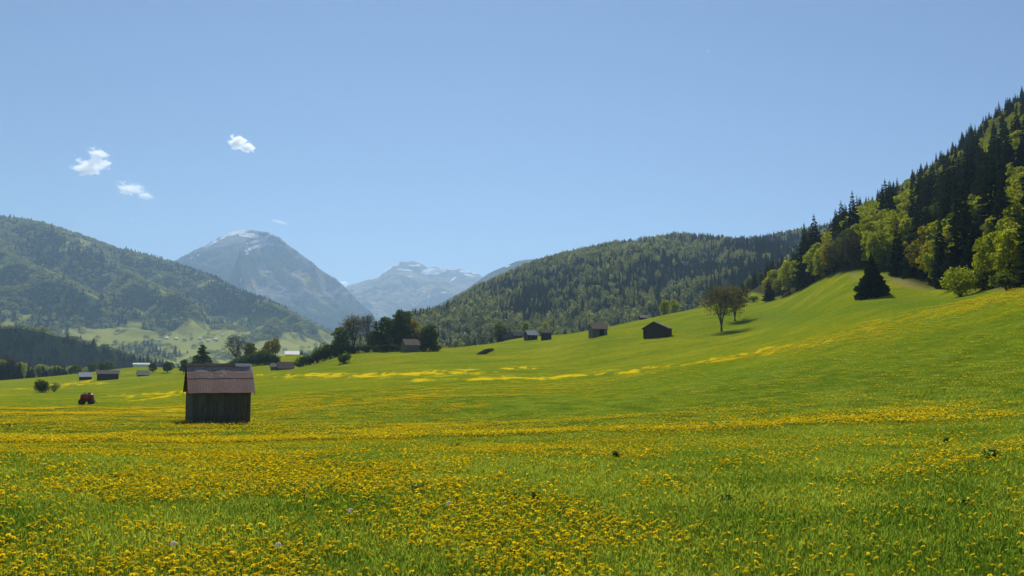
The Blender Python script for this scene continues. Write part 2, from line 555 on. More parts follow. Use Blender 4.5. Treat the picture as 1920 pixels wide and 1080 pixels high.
def meadow_mat():
    s = NT("meadow")
    p = s.pos()
    n1 = s.noise(0.055, 4, p)
    n2 = s.noise(0.6, 5, p)
    n3 = s.noise(9.0, 3, p)
    g = s.mix(s.mapr(n1, 0.35, 0.65), (0.190, 0.240, 0.008), (0.340, 0.315, 0.012))
    ms = s.n("ShaderNodeMapping", inp={0: p, 3: (0.35, 1.0, 1.0)}).outputs[0]
    nst = s.noise(0.12, 6, ms, 0.72)
    g = s.mix(s.mapr(nst, 0.48, 0.60, 0, 0.85), g, (0.130, 0.200, 0.010))
    g = s.mix(s.math('MULTIPLY', s.attr("lush"), 0.75), g, (0.105, 0.180, 0.012))  # lush grass, plus the near bank's shade put into the colour
    g = s.mix(s.mapr(n2, 0.42, 0.75, 0, 0.6), g, (0.100, 0.155, 0.007))
    g = s.mix(s.mapr(n3, 0.35, 0.75, 0, 0.5), g, (0.08, 0.130, 0.005))
    n5 = s.noise(1.6, 6, p, 0.75)
    g = s.mix(s.mapr(n5, 0.48, 0.72, 0, 0.65), g, (0.070, 0.115, 0.005))
    g = s.mix(s.mapr(n5, 0.48, 0.30, 0, 0.40), g, (0.38, 0.36, 0.03))
    # far dandelions: dots that close up into solid colour where they stand thick
    fl = s.attr("flower")
    m = s.n("ShaderNodeMapping", inp={0: p, 3: (1.0, 0.45, 1.0)}).outputs[0]
    n4 = s.math('ADD', s.math('MULTIPLY', s.noise(3.2, 4, m, 0.7), 0.6), s.math('MULTIPLY', s.noise(0.33, 5, m, 0.7), 0.4))
    th = s.math('SUBTRACT', 0.72, s.math('MULTIPLY', fl, 0.40))
    dot = s.mapr(s.math('SUBTRACT', n4, th), -0.03, 0.09)
    dot = s.math('MULTIPLY', dot, s.mapr(fl, 0.01, 0.12))
    c = s.mix(s.math('MULTIPLY', dot, 0.78), g, (0.74, 0.52, 0.006))
    soil = s.mix(s.noise(0.7, 4, p), (0.19, 0.14, 0.055), (0.36, 0.29, 0.15))
    c = s.mix(s.attr("bare"), c, soil)
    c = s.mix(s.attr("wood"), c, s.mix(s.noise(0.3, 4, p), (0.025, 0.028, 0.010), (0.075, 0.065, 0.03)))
    # farther out: valley fields cut in long plots
    bp = s.bump(n2, 0.5)
    bp2 = s.n("ShaderNodeBump", inp={"Height": n3, "Distance": 0.08, "Normal": bp}).outputs[0]
    return s.done(s.diffuse(c, normal=bp2))


M['meadow'] = meadow_mat()
gm = grid_mesh("meadow", GX, GY, GZ, {"flower": FL, "wood": WOOD, "bare": bare, "lush": LUSH_SHADE})
g_o = tag(mesh_obj("meadow_ground", gm, M['meadow']), kind='structure')

# ------------------------------------------------------------------ hills and mountains, each its own sheet


def curve(pairs, px):
    a = np.array(pairs, float)
    x = np.asarray(px, float)
    return np.interp(x, a[:, 0], a[:, 1])


def hill(rows, x0, x1, nx, nt, back=0.35, jag=0.0):
    """rows: list of (py curve, distance curve) from foot to ridge; returns grid arrays"""
    px = np.linspace(x0, x1, nx)
    ks = len(rows)
    PY = np.array([curve(a, px) for a, b in rows]); RD = np.array([curve(b, px) for a, b in rows])
    PY[-1] += jag * (fbm(px / 26, px * 0 + 3.3, 4) + 0.6 * fbm(px / 7, px * 0 + 8.1, 2))
    # smooth columns a little
    ker = np.ones(7) / 7
    for A in (RD,):
        for i in range(ks):
            A[i] = np.convolve(np.pad(A[i], 3, mode='edge'), ker, 'valid')
    t = np.linspace(0, ks - 1, nt)
    zz = np.zeros((nt, nx)); rr = np.zeros((nt, nx))
    sx, sy, sz = ray(px[None], PY)
    slope = sz / np.hypot(sx, sy)
    ZK = slope * RD
    for i, tt in enumerate(t):
        k = min(int(tt), ks - 2); f = tt - k
        p0, p1 = max(k - 1, 0), min(k + 2, ks - 1)
        def cr(A):
            return 0.5 * ((2 * A[k]) + (-A[p0] + A[k + 1]) * f + (2 * A[p0] - 5 * A[k] + 4 * A[k + 1] - A[p1]) * f * f + (-A[p0] + 3 * A[k] - 3 * A[k + 1] + A[p1]) * f ** 3)
        zz[i] = cr(ZK); rr[i] = RD[k] * (1 - f) + RD[k + 1] * f
    # back side
    nb = max(12, nt // 5)
    rb = rr[-1][None] * (1 + np.linspace(0, back, nb)[1:, None]); u = np.linspace(0, 1, nb)[1:, None]
    zb = zz[-1][None] * (1 - u) - 30 * u
    zz = np.vstack([zz, zb]); rr = np.vstack([rr, rb])
    global SIL
    SIL = slope[-1][None]
    T = np.concatenate([t / (ks - 1), 1 + np.linspace(0, 1, nb)[1:]])[:, None] * np.ones((1, nx))
    ax, ay, _ = ray(px, 600.0)
    th = np.arctan2(ax, ay)[None]
    return rr * np.sin(th), rr * np.cos(th), zz, T, px[None] * np.ones_like(zz), rr


def clampz(Z):
    lim = SIL * np.hypot(X, Y)
    return np.where((T < 0.995) & (Z > lim * 0.995), lim * 0.995, Z)


class Sheet:
    """a hill sheet that can be sampled to stand trees on"""
    def __init__(s, X, Y, Z, T, PX): s.X, s.Y, s.Z, s.T, s.PX = X, Y, Z, T, PX
    def sample(s, u, v):
        h, w = s.X.shape
        a = np.clip(v * (h - 1), 0, h - 1.001); b = np.clip(u * (w - 1), 0, w - 1.001)
        i = a.astype(int); j = b.astype(int); fa = a - i; fb = b - j
        def L(A): return (A[i, j] * (1 - fb) + A[i, j + 1] * fb) * (1 - fa) + (A[i + 1, j] * (1 - fb) + A[i + 1, j + 1] * fb) * fa
        return L(s.X), L(s.Y), L(s.Z), L(s.T)
    def scatter(s, n, seed, keep):
        g = np.random.default_rng(seed)
        # area weights
        ex = np.stack([s.X[1:, :-1] - s.X[:-1, :-1], s.Y[1:, :-1] - s.Y[:-1, :-1]], -1)
        ey = np.stack([s.X[:-1, 1:] - s.X[:-1, :-1], s.Y[:-1, 1:] - s.Y[:-1, :-1]], -1)
        ar = np.abs(ex[..., 0] * ey[..., 1] - ex[..., 1] * ey[..., 0])
        p = (ar / ar.sum()).ravel()
        k = g.choice(len(p), n, p=p)
        i, j = np.divmod(k, ar.shape[1])
        h, w = s.X.shape
        x, y, z, t = s.sample((j + g.random(n)) / (w - 1), (i + g.random(n)) / (h - 1))
        m = keep(x, y, z, t, g)
        return x[m], y[m], z[m], t[m]


# left valley side
LM = [
    ([(-700, 697), (0, 697), (640, 690), (760, 688)], [(-700, 1500), (760, 1500)]),
    ([(-700, 672), (0, 672), (300, 668), (640, 672), (760, 680)], [(-700, 2100), (760, 2300)]),
    ([(-700, 610), (0, 610), (200, 615), (350, 612), (450, 618), (600, 646), (660, 665), (760, 678)], [(-700, 2500), (300, 2700), (760, 3000)]),
    ([(-700, 480), (0, 500), (150, 520), (300, 555), (450, 590), (600, 632), (660, 655), (760, 676)], [(-700, 3200), (300, 3300), (760, 3500)]),
    ([(-700, 350), (-300, 380), (0, 408), (60, 418), (110, 431), (160, 448), (200, 463), (240, 475), (310, 494), (340, 505), (400, 525), (440, 548), (480, 563), (520, 578), (560, 596), (600, 617), (620, 628), (660, 650), (760, 675)],
     [(-700, 4100), (0, 4000), (600, 3900), (760, 3900)]),
]
X, Y, Z, T, PX, RD = hill(LM, -700, 760, 560, 200)
mid = np.sin(np.clip(T, 0, 1) * np.pi) * (T < 1) * smooth(0.30, 0.6, T)
Z = Z + mid * (75 * fbm(X / 420 + 3, Y / 420, 4, True) + 20 * fbm(X / 90, Y / 90, 3)) + 10 * fbm(X / 90, Y / 90, 3) * (T >= 0.5)
lpx, lpy = proj(X, Y, Z)
for ln_, w_, h_ in (([(250, 485), (340, 530), (430, 572), (520, 612)], 26, 70), ([(60, 440), (160, 505), (260, 560), (360, 604)], 30, 60), ([(0, 500), (90, 545), (190, 590)], 26, 45), ([(400, 530), (480, 580), (560, 622)], 18, 45)):
    bx_ = 1e9
    for (x0, y0), (x1, y1) in zip(ln_[:-1], ln_[1:]):
        dx, dy = x1 - x0, y1 - y0
        t_ = np.clip(((lpx - x0) * dx + (lpy - y0) * dy) / (dx * dx + dy * dy), 0, 1)
        bx_ = np.minimum(bx_, np.hypot(lpx - x0 - t_ * dx, lpy - y0 - t_ * dy))
    Z = Z + h_ * np.clip(1 - bx_ / w_, 0, 1) * (T < 1) * smooth(0, .15, 1 - T)
fieldn = fbm(X / 210, Y / 130, 3)


def left_field(x, y, z):
    px, py = proj(x, y, z)
    f = smooth(0.0, 0.12, fbm(x / 120, y / 220, 4) + 0.02 + 0.40 * smooth(596, 630, py - np.abs(px - 300) * 0.02)) * smooth(585, 602, py) * smooth(100, 170, px)
    f = np.maximum(f, smooth(672, 676, py))
    f = np.maximum(f, smooth(0.2, 0.7, np.exp(-((px - 88) / 40) ** 2 - ((py - 470) / 8) ** 2)) * smooth(-.2, .1, fbm(x / 60, y / 60, 2)))
    f = np.maximum(f, smooth(0.2, 0.7, np.exp(-((px - 145) / 26) ** 2 - ((py - 466) / 9) ** 2)) * smooth(-.2, .1, fbm(x / 60, y / 60, 2)))
    f = np.maximum(f, 0.9 * smooth(0.30, 0.38, fbm(x / 75 + 4, y / 110, 3)))
    f = np.maximum(f, ((np.abs(px - 48) < 13) & (np.abs(py - 594) < 5)) * 1.0)
    return f


def far_hill_mat():
    s = NT("far_hillside")
    p = s.pos()
    n = s.noise(0.02, 5, p)
    w = s.mix(s.mapr(n, 0.35, 0.65), (0.030, 0.045, 0.015), (0.085, 0.100, 0.030))
    g = s.mix(s.noise(0.008, 4, p), (0.19, 0.23, 0.040), (0.35, 0.33, 0.085))
    c = s.mix(s.attr("field"), w, g)
    return s.done(s.diffuse(c, normal=s.bump(s.noise(0.06, 4, p), 3.0)))


M['far_hill'] = far_hill_mat()
Z = clampz(Z)
tag(mesh_obj("valley_mountainside", grid_mesh("valley_mountainside", X, Y, Z, {"field": left_field(X, Y, Z)}), M['far_hill']), kind='structure')
S_left = Sheet(X, Y, Z, T, PX)

# dark hillock
HK = [
    ([(-500, 698), (400, 699)], [(-500, 1190), (400, 1300)]),
    ([(-500, 672), (0, 674), (130, 682), (220, 690), (400, 700)], [(-500, 1230), (400, 1330)]),
    ([(-500, 600), (0, 614), (40, 616), (80, 622), (130, 635), (180, 649), (220, 660), (270, 674), (310, 687), (340, 697), (400, 704)], [(-500, 1290), (100, 1320), (400, 1380)]),
]
X, Y, Z, T, PX, RD = hill(HK, -500, 400, 200, 60, 0.25)
Z = Z + 3 * fbm(X / 40, Y / 40, 3) * np.clip(T, 0, 1)
tag(mesh_obj("dark_hillock", grid_mesh("dark_hillock", X, Y, Z, {"field": 0.5 * (T > 1)}), M['far_hill']), kind='structure')
S_hillock = Sheet(X, Y, Z, T, PX)

# wooded hill in the middle
MH = [
    ([(640, 690), (1750, 690)], [(640, 720), (1750, 720)]),
    ([(640, 672), (740, 650), (900, 640), (1100, 630), (1300, 600), (1450, 560), (1750, 540)], [(640, 900), (1750, 850)]),
    ([(640, 665), (740, 622), (830, 600), (930, 560), (1060, 535), (1230, 510), (1310, 508), (1430, 490), (1750, 460)], [(640, 1150), (1750, 1150)]),
    ([(640, 660), (700, 640), (740, 614), (780, 598), (830, 584), (870, 557), (930, 530), (1000, 500), (1060, 483), (1120, 470), (1170, 459), (1230, 451), (1270, 447), (1310, 449), (1380, 457), (1430, 454), (1490, 442), (1560, 430), (1750, 400)],
     [(640, 1500), (1000, 1500), (1750, 1750)]),
]
X, Y, Z, T, PX, RD = hill(MH, 640, 1750, 420, 150)
m = np.sin(np.clip(T, 0, 1) * np.pi) * (T < 1)
gul = fbm(X / 130 + 2, Y / 400, 3, True)
Z = Z + m * (22 * gul + 10 * fbm(X / 60, Y / 60, 3)) * smooth(0.2, 0.5, T)
Z = clampz(Z)
tag(mesh_obj("wooded_hill", grid_mesh("wooded_hill", X, Y, Z, {"field": 0.7 * np.exp(-((proj(X, Y, Z)[0] - 1195) / 40) ** 2 - ((proj(X, Y, Z)[1] - 458) / 5) ** 2)}), M['far_hill']), kind='structure')
S_mid = Sheet(X, Y, Z, T, PX)


def mountain_mat(name, rock, rock2, turf):
    s = NT(name)
    p = s.pos()
    n = s.noise(0.004, 7, p, 0.65)
    n2 = s.noise(0.0015, 5, p)
    c = s.mix(s.mapr(n, 0.3, 0.7), rock, rock2)
    c = s.mix(s.attr("turf"), c, s.mix(n, turf, tuple(x * 1.5 for x in turf)))
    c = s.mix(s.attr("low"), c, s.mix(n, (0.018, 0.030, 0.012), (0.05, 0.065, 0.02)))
    sn = s.math('ADD', s.math('MULTIPLY', s.attr("snow"), 1.4), s.math('MULTIPLY', s.math('SUBTRACT', s.noise(0.011, 5, p, 0.7), 0.5), 1.1))
    c = s.mix(s.mapr(sn, 0.45, 0.55), c, (0.82, 0.84, 0.88))
    return s.done(s.diffuse(c, normal=s.bump(n, 160.0)))


M['peak'] = mountain_mat("peak_rock", (0.09, 0.09, 0.088), (0.34, 0.31, 0.28), (0.32, 0.25, 0.10))


def blobs(px, py, L):
    f = np.zeros_like(px)
    for (cx, cy, rx, ry, ang, s) in L:
        a = math.radians(ang); dx = px - cx; dy = py - cy
        u = dx * math.cos(a) + dy * math.sin(a); v = -dx * math.sin(a) + dy * math.cos(a)
        f = np.maximum(f, s * np.exp(-(u / rx) ** 2 - (v / ry) ** 2))
    return f


# first peak
P1 = [
    ([(150, 690), (820, 690)], [(150, 5200), (820, 5200)]),
    ([(150, 640), (350, 600), (470, 580), (560, 590), (660, 630), (820, 670)], [(150, 6000), (820, 6000)]),
    ([(150, 580), (350, 545), (450, 525), (530, 525), (600, 560), (660, 595), (720, 640), (820, 665)], [(150, 6700), (820, 6600)]),
    ([(150, 556), (310, 520), (380, 490), (450, 470), (520, 474), (580, 515), (640, 560), (700, 610), (820, 660)], [(150, 7300), (820, 7000)]),
    ([(150, 560), (250, 525), (310, 495), (345, 478), (380, 462), (405, 446), (430, 434), (450, 430), (468, 430), (480, 433), (505, 439), (520, 446), (535, 459), (560, 476), (580, 488), (600, 505), (625, 520), (640, 535), (660, 555), (700, 592), (720, 618), (760, 640), (820, 655)],
     [(150, 7900), (450, 8100), (820, 7400)]),
]
X, Y, Z, T, PX, RD = hill(P1, 150, 820, 560, 260, jag=2.6)
m = np.sin(np.clip(T, 0, 1) * np.pi) ** 0.7 * (T < 1)
ppx, ppy = proj(X, Y, Z)


def spur(px, py, line, w):
    best = np.full(px.shape, 1e9)
    for (x0, y0), (x1, y1) in zip(line[:-1], line[1:]):
        dx, dy = x1 - x0, y1 - y0
        t = np.clip(((px - x0) * dx + (py - y0) * dy) / (dx * dx + dy * dy), 0, 1)
        best = np.minimum(best, np.hypot(px - x0 - t * dx, py - y0 - t * dy))
    return np.clip(1 - best / w, 0, 1) ** 1.3


Z = Z + m * (170 * fbm(X / 800, Y / 800, 6, True) + 50 * fbm(X / 220, Y / 220, 4, True))
Z = Z + 300 * spur(ppx, ppy, [(512, 445), (505, 490), (530, 520), (590, 545)], 34) * smooth(0.02, 0.4, 1 - T) * (T < 1)
Z = Z + 240 * spur(ppx, ppy, [(500, 505), (455, 545), (440, 590)], 28) * (T < 1)
Z = Z + 220 * spur(ppx, ppy, [(545, 470), (600, 525), (660, 590)], 22) * smooth(0, 0.2, 1 - T) * (T < 1)
Z = clampz(Z)
ppx, ppy = proj(X, Y, Z)
snow = blobs(ppx, ppy, [(440, 437, 30, 4.5, -12, .72), (468, 441, 30, 5, 8, .72), (500, 455, 20, 3, 25, .62), (395, 458, 18, 2.2, -35, .62), (480, 462, 26, 3, -15, .58), (483, 452, 22, 2.6, -12, .85), (500, 444, 14, 3, -35, .8), (458, 442, 10, 2, 0, .7), (470, 468, 12, 2.2, -20, .62),
                        (405, 453, 5, 2, -30, .7), (358, 484, 6, 1.2, -40, .6), (372, 478, 9, 1.4, -45, .6), (464, 476, 4, 2.2, 0, .8), (492, 462, 14, 2, -25, .7), (510, 459, 14, 1.6, 5, .6), (420, 444, 12, 3, -35, .55), (452, 524, 2, 7, 20, .55), (530, 462, 12, 1.5, 30, .5)])
turf = blobs(ppx, ppy, [(520, 500, 34, 10, 50, 1), (478, 528, 30, 9, -45, 1), (575, 525, 26, 16, 35, .8), (530, 465, 22, 10, 40, .7), (590, 540, 20, 8, 45, .9), (610, 580, 40, 14, 20, .8)])  # brown turf set on the lit spur faces, their light painted in
turf = np.clip(turf * 1.5 + 0.5 * fbm(X / 300, Y / 300, 4), 0, 1) * smooth(0.1, .5, turf)
low = smooth(552, 596, ppy + 25 * fbm(X / 500, Y / 500, 4))
low = np.maximum(low, 0.62 * smooth(12, -14, ppx - np.interp(ppy, [440, 490, 530, 560], [498, 500, 470, 430])) * smooth(455, 480, ppy + 8 * fbm(X / 200, Y / 200, 3)))  # darkens the face left of the spur, its shade put into colour
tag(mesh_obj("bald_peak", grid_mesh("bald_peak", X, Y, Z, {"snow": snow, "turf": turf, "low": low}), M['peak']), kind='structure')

# second peak, farther
P2 = [
    ([(560, 690), (1120, 690)], [(560, 7800), (1120, 7800)]),
    ([(560, 640), (700, 620), (800, 610), (900, 600), (1120, 620)], [(560, 8700), (1120, 8500)]),
    ([(560, 590), (650, 575), (740, 555), (850, 550), (930, 560), (1120, 590)], [(560, 9500), (1120, 9300)]),
    ([(560, 585), (600, 565), (650, 538), (680, 527), (708, 519), (716, 513), (722, 507), (735, 498), (750, 491), (770, 490), (785, 494), (800, 501), (840, 503), (870, 505), (900, 515), (930, 530), (1000, 560), (1120, 590)], [(560, 10400), (1120, 10400)]),
]
X, Y, Z, T, PX, RD = hill(P2, 560, 1120, 460, 200, 0.2, jag=2.2)
m = np.sin(np.clip(T, 0, 1) * np.pi) ** 0.7 * (T < 1)
Z = Z + m * (210 * fbm(X / 900 + 7, Y / 900, 6, True) + 50 * fbm(X / 250, Y / 250, 4, True))
Z = clampz(Z)
ppx, ppy = proj(X, Y, Z)
snow = blobs(ppx, ppy, [(730, 502, 18, 2.2, -38, .95), (744, 496, 6, 2.5, -20, .9), (812, 509, 24, 6, -4, 1.0), (760, 506, 18, 2, 5, .6), (700, 522, 14, 1.6, -15, .55), (880, 516, 14, 2.4, 15, .6), (845, 504, 14, 2.5, 0, .8), (870, 509, 12, 3, 5, .7), (775, 498, 12, 1.8, 4, .75), (785, 497, 6, 1.6, 10, .7), (850, 523, 10, 1.8, -40, .8),
                        (770, 518, 8, 1.3, 0, .6), (803, 560, 2, 14, 12, .6), (834, 548, 10, 2, 0, .62), (795, 546, 6, 3, 0, .6), (715, 563, 8, 2, -30, .45), (890, 512, 8, 2, 10, .6)])
turf = np.clip(0.55 + 1.2 * fbm(X / 500, Y / 500, 5), 0, 1) * 0.7
low = smooth(585, 640, ppy + 20 * fbm(X / 500, Y / 500, 4))
tag(mesh_obj("snowy_peak", grid_mesh("snowy_peak", X, Y, Z, {"snow": snow, "turf": turf, "low": low}), M['peak']), kind='structure')

# dark ridge behind the wooded hill
P3 = [
    ([(760, 690), (1400, 690)], [(760, 4200), (1400, 4200)]),
    ([(760, 640), (830, 600), (930, 570), (1060, 540), (1400, 520)], [(760, 5000), (1400, 5000)]),
    ([(760, 610), (800, 583), (840, 560), (870, 545), (900, 524), (915, 513), (932, 505), (950, 498), (968, 490), (985, 487), (1000, 486), (1060, 478), (1120, 474), (1400, 470)], [(760, 6000), (1400, 6000)]),
]
X, Y, Z, T, PX, RD = hill(P3, 760, 1400, 200, 80, 0.3)
m = np.sin(np.clip(T, 0, 1) * np.pi) * (T < 1)
Z = Z + m * 60 * fbm(X / 400, Y / 400, 5, True)
Z = clampz(Z)
ppx, ppy = proj(X, Y, Z)
snow = blobs(ppx, ppy, [(952, 499, 6, 1.2, -10, .9)])
tag(mesh_obj("distant_ridge", grid_mesh("distant_ridge", X, Y, Z, {"snow": snow, "turf": 0 * X + .2, "low": 0 * X + .85}), M['peak']), kind='structure')

# ------------------------------------------------------------------ mesh builders for vegetation


def quads_to_mesh(name, C, U, Vv, tint, extraV=None):
    """leaf cards: centre C, half axes U and Vv -> kite shaped quads"""
    n = len(C)
    V = np.stack([C - U, C + Vv * 0.9 - U * 0.15, C + U, C - Vv * 0.9 - U * 0.15], 1).reshape(-1, 3)
    Fc = np.arange(n * 4).reshape(-1, 4)
    return V, Fc


def rand_dirs(g, n):
    d = g.normal(size=(n, 3)); return d / np.linalg.norm(d, axis=1, keepdims=True)


def card_axes(g, nrm, size):
    a = np.cross(nrm, rand_dirs(g, len(nrm))); a /= np.linalg.norm(a, axis=1, keepdims=True) + 1e-9
    b = np.cross(nrm, a)
    return a * size[:, None], b * size[:, None] * 0.75


def tube(p0, p1, r0, r1, k=5):
    p0 = np.array(p0, float); p1 = np.array(p1, float)
    d = p1 - p0; d /= np.linalg.norm(d) + 1e-9
    a = np.cross(d, [0.3, 0.9, 0.1]); a /= np.linalg.norm(a); b = np.cross(d, a)
    an = np.arange(k) / k * 2 * math.pi
    ring = np.cos(an)[:, None] * a + np.sin(an)[:, None] * b
    V = np.vstack([p0 + ring * r0, p1 + ring * r1])
    i = np.arange(k); j = (i + 1) % k
    return V, np.stack([i, j, j + k, i + k], 1)


def join(parts):
    V, Fc, n = [], [], 0
    for v, f in parts:
        V.append(v); Fc.append(f + n); n += len(v)
    return np.vstack(V), np.vstack(Fc)


def lobes_crown(g, h0, h1, rad, nl, n, leaf, shape='round'):
    """leaf cards on many overlapping lobes between heights h0 and h1"""
    C, N, Tn = [], [], []
    L = []
    for i in range(nl):
        t = (i + 0.5) / nl
        z = h0 + (h1 - h0) * t
        if shape == 'round': w = math.sin(math.pi * min(0.97, 0.10 + 0.86 * t)) ** 0.6
        elif shape == 'cone': w = max(0.05, 1.0 - t) ** 0.8 * (0.6 + 0.4 * min(1, t * 6))
        elif shape == 'column': w = math.sin(math.pi * min(0.97, 0.12 + 0.84 * t)) ** 0.4
        a = i * 2.4 + g.random() * 1.2
        q = rad * w * (0.35 + 0.4 * g.random())
        lr = rad * (0.30 + 0.2 * g.random()) * (0.6 + 0.4 * w)
        if shape == 'cone': lr *= 0.45 + 0.55 * w
        L.append((math.cos(a) * q, math.sin(a) * q, z, lr))
    w = np.array([l[3] ** 2 for l in L]); w /= w.sum()
    k = g.choice(nl, n, p=w)
    LA = np.array(L)[k]
    d = rand_dirs(g, n); d[:, 2] = np.abs(d[:, 2]) * 0.9 - 0.25 + 0 * d[:, 2]
    d /= np.linalg.norm(d, axis=1, keepdims=True)
    rr = 0.62 + 0.42 * g.random(n) ** 0.6
    C = LA[:, :3] + d * (LA[:, 3] * rr)[:, None] * np.array([1, 1, 0.85])
    nn = d + 0.8 * rand_dirs(g, n); nn /= np.linalg.norm(nn, axis=1, keepdims=True)
    sz = leaf * (0.6 + 0.8 * g.random(n))
    U, Vv = card_axes(g, nn, sz)
    # lobes differ a little in leaf colour
    lt = g.random(nl)[k]
    return C, U, Vv, np.clip(0.45 * lt + 0.55 * g.random(n), 0, 1), L


def trunk_limbs(g, h, r, L, k=6, lean=0.0):
    parts = [tube((0, 0, -0.4), (lean * .3, 0, h * 0.35), r * 1.25, r * 0.85, k), tube((lean * .3, 0, h * 0.35), (lean, 0, h * 0.8), r * 0.85, r * 0.3, k)]
    for i, l in enumerate(L):
        if i % 2 == 0 or len(L) < 8:
            zb = min(h * 0.7, max(h * 0.18, l[2] * 0.6))
            parts.append(tube((0, 0, zb), (l[0], l[1], l[2]), r * 0.35, r * 0.1, 4))
    return join(parts)


def make_broadleaf(name, seed, h, rad, n=1900, leaf=0.42, clear=0.15, nl=16, mat='spring', shape='round'):
    g = np.random.default_rng(seed)
    C, U, Vv, t, L = lobes_crown(g, h * clear + rad * 0.25, h - rad * 0.3, rad, nl, n, leaf, shape)
    V, Fc = quads_to_mesh(name, C, U, Vv, t)
    cm = pymesh(name + "_crown", V, Fc, False, t)
    cm.materials.append(M[mat])
    tv, tf = trunk_limbs(g, h, max(0.12, h * 0.02), L)
    tm = pymesh(name + "_trunk", tv, tf, True)
    tm.materials.append(M['bark'])
    return cm, tm


def make_spruce(name, seed, h, rad, levels=26, per=11, mat='spruce', low=0.04):
    """whorls of drooping boughs built of needle sprays"""
    g = np.random.default_rng(seed)
    V, Fc, tt = [], [], []
    n = 0
    for i in range(levels):
        t = (i + g.random() * 0.5) / levels
        z = h * (low + (1 - low) * t)
        R0 = rad * (1 - t) ** 0.82 * (0.8 + 0.35 * g.random()) + 0.12
        m = max(4, int(per * (0.45 + 0.75 * (1 - t))))
        a0 = g.random() * 6.28
        for j in range(m):
            a = a0 + j * 2 * math.pi / m + g.normal() * 0.12
            l = R0 * (0.55 + 0.62 * g.random())
            zj = z + h / levels * (g.random() - 0.5) * 1.3
            w = 0.20 * l + 0.16
            dr = 0.28 * l + 0.05 * h * 0.1
            ca, sa = math.cos(a), math.sin(a)
            px_, py_ = -sa, ca
            up = 0.05 * l
            p = [(0, 0, zj), (ca * l * .5 + px_ * w, sa * l * .5 + py_ * w, zj - dr * .35 - 0.25 * w), (ca * l, sa * l, zj - dr + up), (ca * l * .5 - px_ * w, sa * l * .5 - py_ * w, zj - dr * .35 - 0.25 * w)]
            V += p; Fc.append([n, n + 1, n + 2, n + 3]); tt.append(g.random()); n += 4
            # hanging spray under the bough
            hs = 0.30 * l + 0.22
            b0 = l * (0.30 + 0.2 * g.random()); b1 = l * 0.97
            zz0 = zj - dr * .3; zz1 = zj - dr + up
            V += [(ca * b0, sa * b0, zz0), (ca * b1, sa * b1, zz1), (ca * b1 * .93, sa * b1 * .93, zz1 - hs * .45), (ca * b0 * 1.1, sa * b0 * 1.1, zz0 - hs)]
            Fc.append([n, n + 1, n + 2, n + 3]); tt.append(g.random() * 0.7); n += 4
    # leader
    V += [(0.12, 0, h * .96), (0, 0.02, h * 1.03), (-0.12, 0, h * .96), (0, -0.02, h * .93)]
    Fc.append([n, n + 1, n + 2, n + 3]); tt.append(0.4); n += 4
    cm = pymesh(name + "_crown", np.array(V), np.array(Fc), False, tt)
    cm.materials.append(M[mat])
    tv, tf = tube((0, 0, -0.5), (0, 0, h * 0.97), max(0.15, h * 0.018), 0.03, 6)
    tm = pymesh(name + "_trunk", tv, tf, True)
    tm.materials.append(M['bark'])
    return cm, tm


